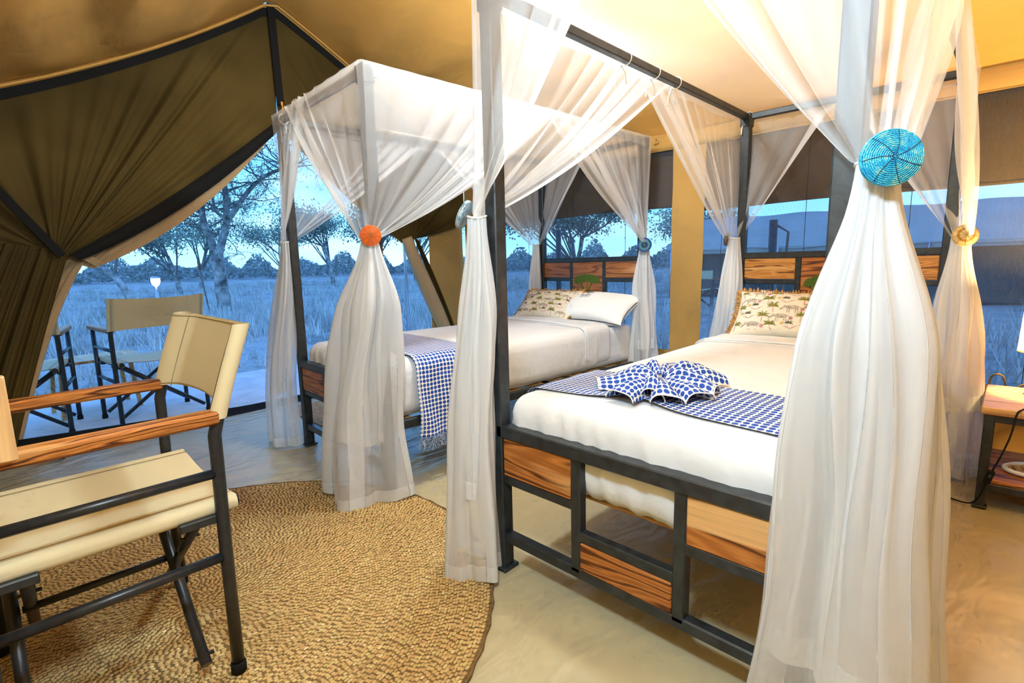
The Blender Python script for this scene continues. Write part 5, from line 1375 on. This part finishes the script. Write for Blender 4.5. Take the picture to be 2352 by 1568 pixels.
# middle-distance acacias: (x, y) ground position, height, crown radius, label
FAR = [(-30, 6.0, 3.6, 2.6, 1, 'dark rounded acacia far behind the lamp post', 900),
       (-37, 8.8, 4.2, 2.2, 2, 'spreading bare acacia left of the forked tree in the distance', 400),
       (-30, 14.5, 4.6, 2.8, 3, 'flat-topped acacia seen between the forked tree and the bed post', 1100),
       (-22.5, 12.6, 4.0, 2.5, 4, 'leafy acacia behind the orange tie-back disc', 1500),
       (-29.5, 20.5, 4.7, 3.0, 5, 'bushy acacia seen left of the tied door roll', 1600),
       (-40, 15.5, 4.2, 3.2, 6, 'low wide acacia at the horizon left of the bed post', 1000),
       (-14.5, 19.5, 4.3, 3.1, 7, 'large round acacia seen through the window above the farther headboard', 3200),
       (-11.4, 27.0, 3.9, 2.2, 8, 'small acacia seen in the window beside the canvas strip', 1100),
       (-33, -1.2, 5.0, 1.9, 9, 'tall dark-leaved acacia by the tied door leaf', 700)]
for (x, y, h_, cr_, sd, lb, nl) in FAR:
    t_ = thing('acacia_tree', lb, 'tree', (x, y, gz(x, y)), 0)
    rnd2 = random.Random(sd); tr_ = MB(); tw = MB(); tips = []
    nst = rnd2.choice((2, 3))
    for s2 in range(nst):
        a = rnd2.uniform(0, 6.3); pts = [Vector((0, 0, -0.1)), Vector((.15 * math.cos(a), .15 * math.sin(a), h_ * .25)), Vector((.6 * math.cos(a), .6 * math.sin(a), h_ * .55))]
        tr_.tube([tuple(q) for q in pts], [0.14, 0.11, 0.07], 7, caps=False)
        for b2 in range(6):
            a2 = a + rnd2.uniform(-1.3, 1.3); rr_ = cr_ * rnd2.uniform(.35, 1.0)
            tip = Vector((rr_ * math.cos(a2), rr_ * math.sin(a2), h_ * rnd2.uniform(.72, .98)))
            st = pts[rnd2.choice((1, 2))]; mid_ = st.lerp(tip, .5) + Vector((0, 0, rnd2.uniform(-.2, .2)))
            tw.tube([tuple(st), tuple(mid_), tuple(tip)], [0.05, 0.035, 0.015], 4, caps=False); tips.append(tip)
            for b3 in range(3):
                t3 = tip + Vector((rnd2.gauss(0, .45), rnd2.gauss(0, .45), rnd2.gauss(.1, .2))); tw.tube([tuple(mid_), tuple(t3)], [0.02, 0.008], 3, caps=False); tips.append(t3)
    tr_.build('trunk', M['bark'], t_); tw.build('twigs', M['twig'], t_)
    leaf_cloud(tips, nl * 5, 0.52, 0.085, sd, 0.55).build('foliage', M['leaf_far'], t_)
# low bush line along the horizon
g = np.random.default_rng(5); V = []
n_ = 90000
th = g.uniform(math.radians(75), math.radians(200), n_); rd = g.uniform(60, 110, n_)
bx, by = rd * np.cos(th), rd * np.sin(th); lump = 0.8 + 1.1 * np.abs(wob(np.stack([th * 30, 0 * th, 0 * th], -1), 1.0, 4)) + 0.5 * np.sin(th * 90)
bz = g.uniform(0, 1, n_) ** 1.2 * np.clip(lump * 1.5, .6, 4.2) + 0.1
q = np.stack([bx, by, bz], -1); a = g.normal(size=(n_, 3)); a /= np.linalg.norm(a, axis=1)[:, None]; b_ = np.cross(a, g.normal(size=(n_, 3))); b_ /= np.linalg.norm(b_, axis=1)[:, None]
s_ = g.uniform(.10, .30, (n_, 1)); V = np.stack([q - a * s_, q + b_ * s_ * .6, q + a * s_, q - b_ * s_ * .6], 1).reshape(-1, 3)
mb = MB(); mb.add(V, np.arange(n_ * 4).reshape(-1, 4).tolist())
tag(mb.build('bush_line', M['bush']), 'low dark bushes along the horizon of the savanna', 'bushes', kind='stuff')
# garden lamps
def bollard(label, x, y, h_):
    o = thing('garden_lamp', label, 'lamp', (x, y, gz(x, y)))
    MB().tube([(0, 0, 0), (0, 0, h_)], 0.035, 8).build('post', M['chrome'], o)
    MB().lathe([(0.05, h_), (0.085, h_ + 0.05), (0.10, h_ + 0.12), (0.095, h_ + 0.18)], 16).build('globe', M['lampglass'], o)
    MB().lathe([(0.115, h_ + 0.18), (0.115, h_ + 0.195), (0.06, h_ + 0.225), (0.0, h_ + 0.23)], 16).build('cap', M['chrome'], o)
    return o
bollard('lit garden lamp on a pale post in the grass outside the open door', -13.6, 1.72, 0.86)
bollard('lit garden lamp in the grass seen through the window by the canvas strip', -5.6, 15.3, 0.80)
# torch stake beside the forked tree
sk = thing('garden_stake', 'thin dark stake with a reddish top beside the forked tree', 'stake', (-14.1, 2.95, GZ))
MB().tube([(0, 0, 0), (-.1, -.1, 1.25)], 0.02, 6).build('rod', M['twig'], sk); MB().tube([(-.1, -.1, 1.25), (-.11, -.11, 1.48)], 0.035, 8).build('top', simple('rust', (0.30, 0.12, 0.08), 0.8), sk)
# porch pole of this tent and awning poles outside the windows
def pole(label, x, y, z0, z1, r_, mt, lean=(0, 0)):
    o = thing('tent_pole', label, 'pole', (x, y, z0))
    MB().tube([(0, 0, 0), (lean[0], lean[1], z1 - z0)], r_, 10).build('shaft', mt, o)
    MB().lathe([(0.0, 0.0), (r_ * 2.2, 0.0), (r_ * 2.2, 0.012), (r_ * 1.1, 0.02)], 12).build('base', mt, o)
    return o
pole('slim pale metal porch pole outside the open door', -4.60, 2.76, -0.03, 2.30, 0.022, M['chrome'])
p_ = pole('dark awning pole with a rope outside the window above the nearer headboard', -0.155, 3.18, GZ - 0.05, 1.37, 0.032, M['steel'], (-0.02, 0.05))
MB().tube([(0.00, 0.06, 1.54), (0.10, 0.02, 1.48), (0.085, 0.0, 0.9), (0.07, 0.0, 0.25)], 0.010, 6).build('rope', M['rope'], p_)
pole('dark awning pole outside the window left of the farther headboard', -2.42, 3.30, GZ - 0.05, 1.42, 0.030, M['steel'])
# neighbouring tent
nb = thing('neighbour_tent', 'large grey safari tent standing across the grass outside the window', 'tent', (-2.0, 16.4, -0.15))
xx = np.linspace(-5.0, 9.0, 60); rows = []
for (y, z) in ((-2.0, 1.50), (-1.0, 2.02), (0.0, 2.55), (1.5, 1.9), (2.4, 1.50)):
    rows.append([(x, y, z - 0.05 * math.sin(pi * (x + 5) / 14) + 0.025 * math.sin(3 * x + y * 2)) for x in xx])
MB().grid(np.array(rows)).build('fly_sheet', M['tent_fly'], nb)
rows = [[(x, -1.95 + 0.02 * math.sin(6 * x), z) for x in xx] for z in (1.50, 1.35)]
MB().grid(np.array(rows)).build('fly_valance', M['tent_fly'], nb)
MB().box((2.0, 0.4, 0.85), (12.4, 3.4, 1.7), bev=0.05).build('walls', M['tent_wall'], nb)
for x in (-4.8, -1.6, 1.7, 5.0, 8.6): MB().tube([(x, -2.0, 0.0), (x, -2.0, 1.5)], 0.03, 8).build('pole', M['chrome'], nb)
for x in (-4.8, 1.7, 5.0):
    MB().tube([(x, -2.0, 1.5), (x - .1, -4.2, 0.02)], 0.008, 5).build('guy_rope', M['rope'], nb)
chair_copy('director chair set outside the neighbouring tent, left of the pair', (-4.55, 11.6, gz(-4.55, 11.6)), 0.4)
chair_copy('director chair set outside the neighbouring tent, right of the pair', (-3.75, 11.9, gz(-3.75, 11.9)), -0.5)
# table between the terrace chairs
tb_ = thing('terrace_table', 'low pale wooden table between the terrace chairs', 'table', (-4.10, -0.66, -0.03), 0.10)
for i in range(3): board('top_plank', (-0.13 + 0.135 * i, 0, 0.425), (0.133, 0.62, 0.022), M['teak_light'], tb_)
for sx_ in (-1, 1):
    for sy2 in (-1, 1): MB().bar((sx_ * 0.17, sy2 * 0.25, 0.0), (sx_ * 0.15, sy2 * 0.22, 0.414), 0.035, 0.028, 0.003).build('leg', M['teak_light'], tb_)
    MB().bar((sx_ * 0.16, -0.24, 0.13), (sx_ * 0.16, 0.24, 0.13), 0.026, 0.03, 0.003).build('stretcher', M['teak_light'], tb_)
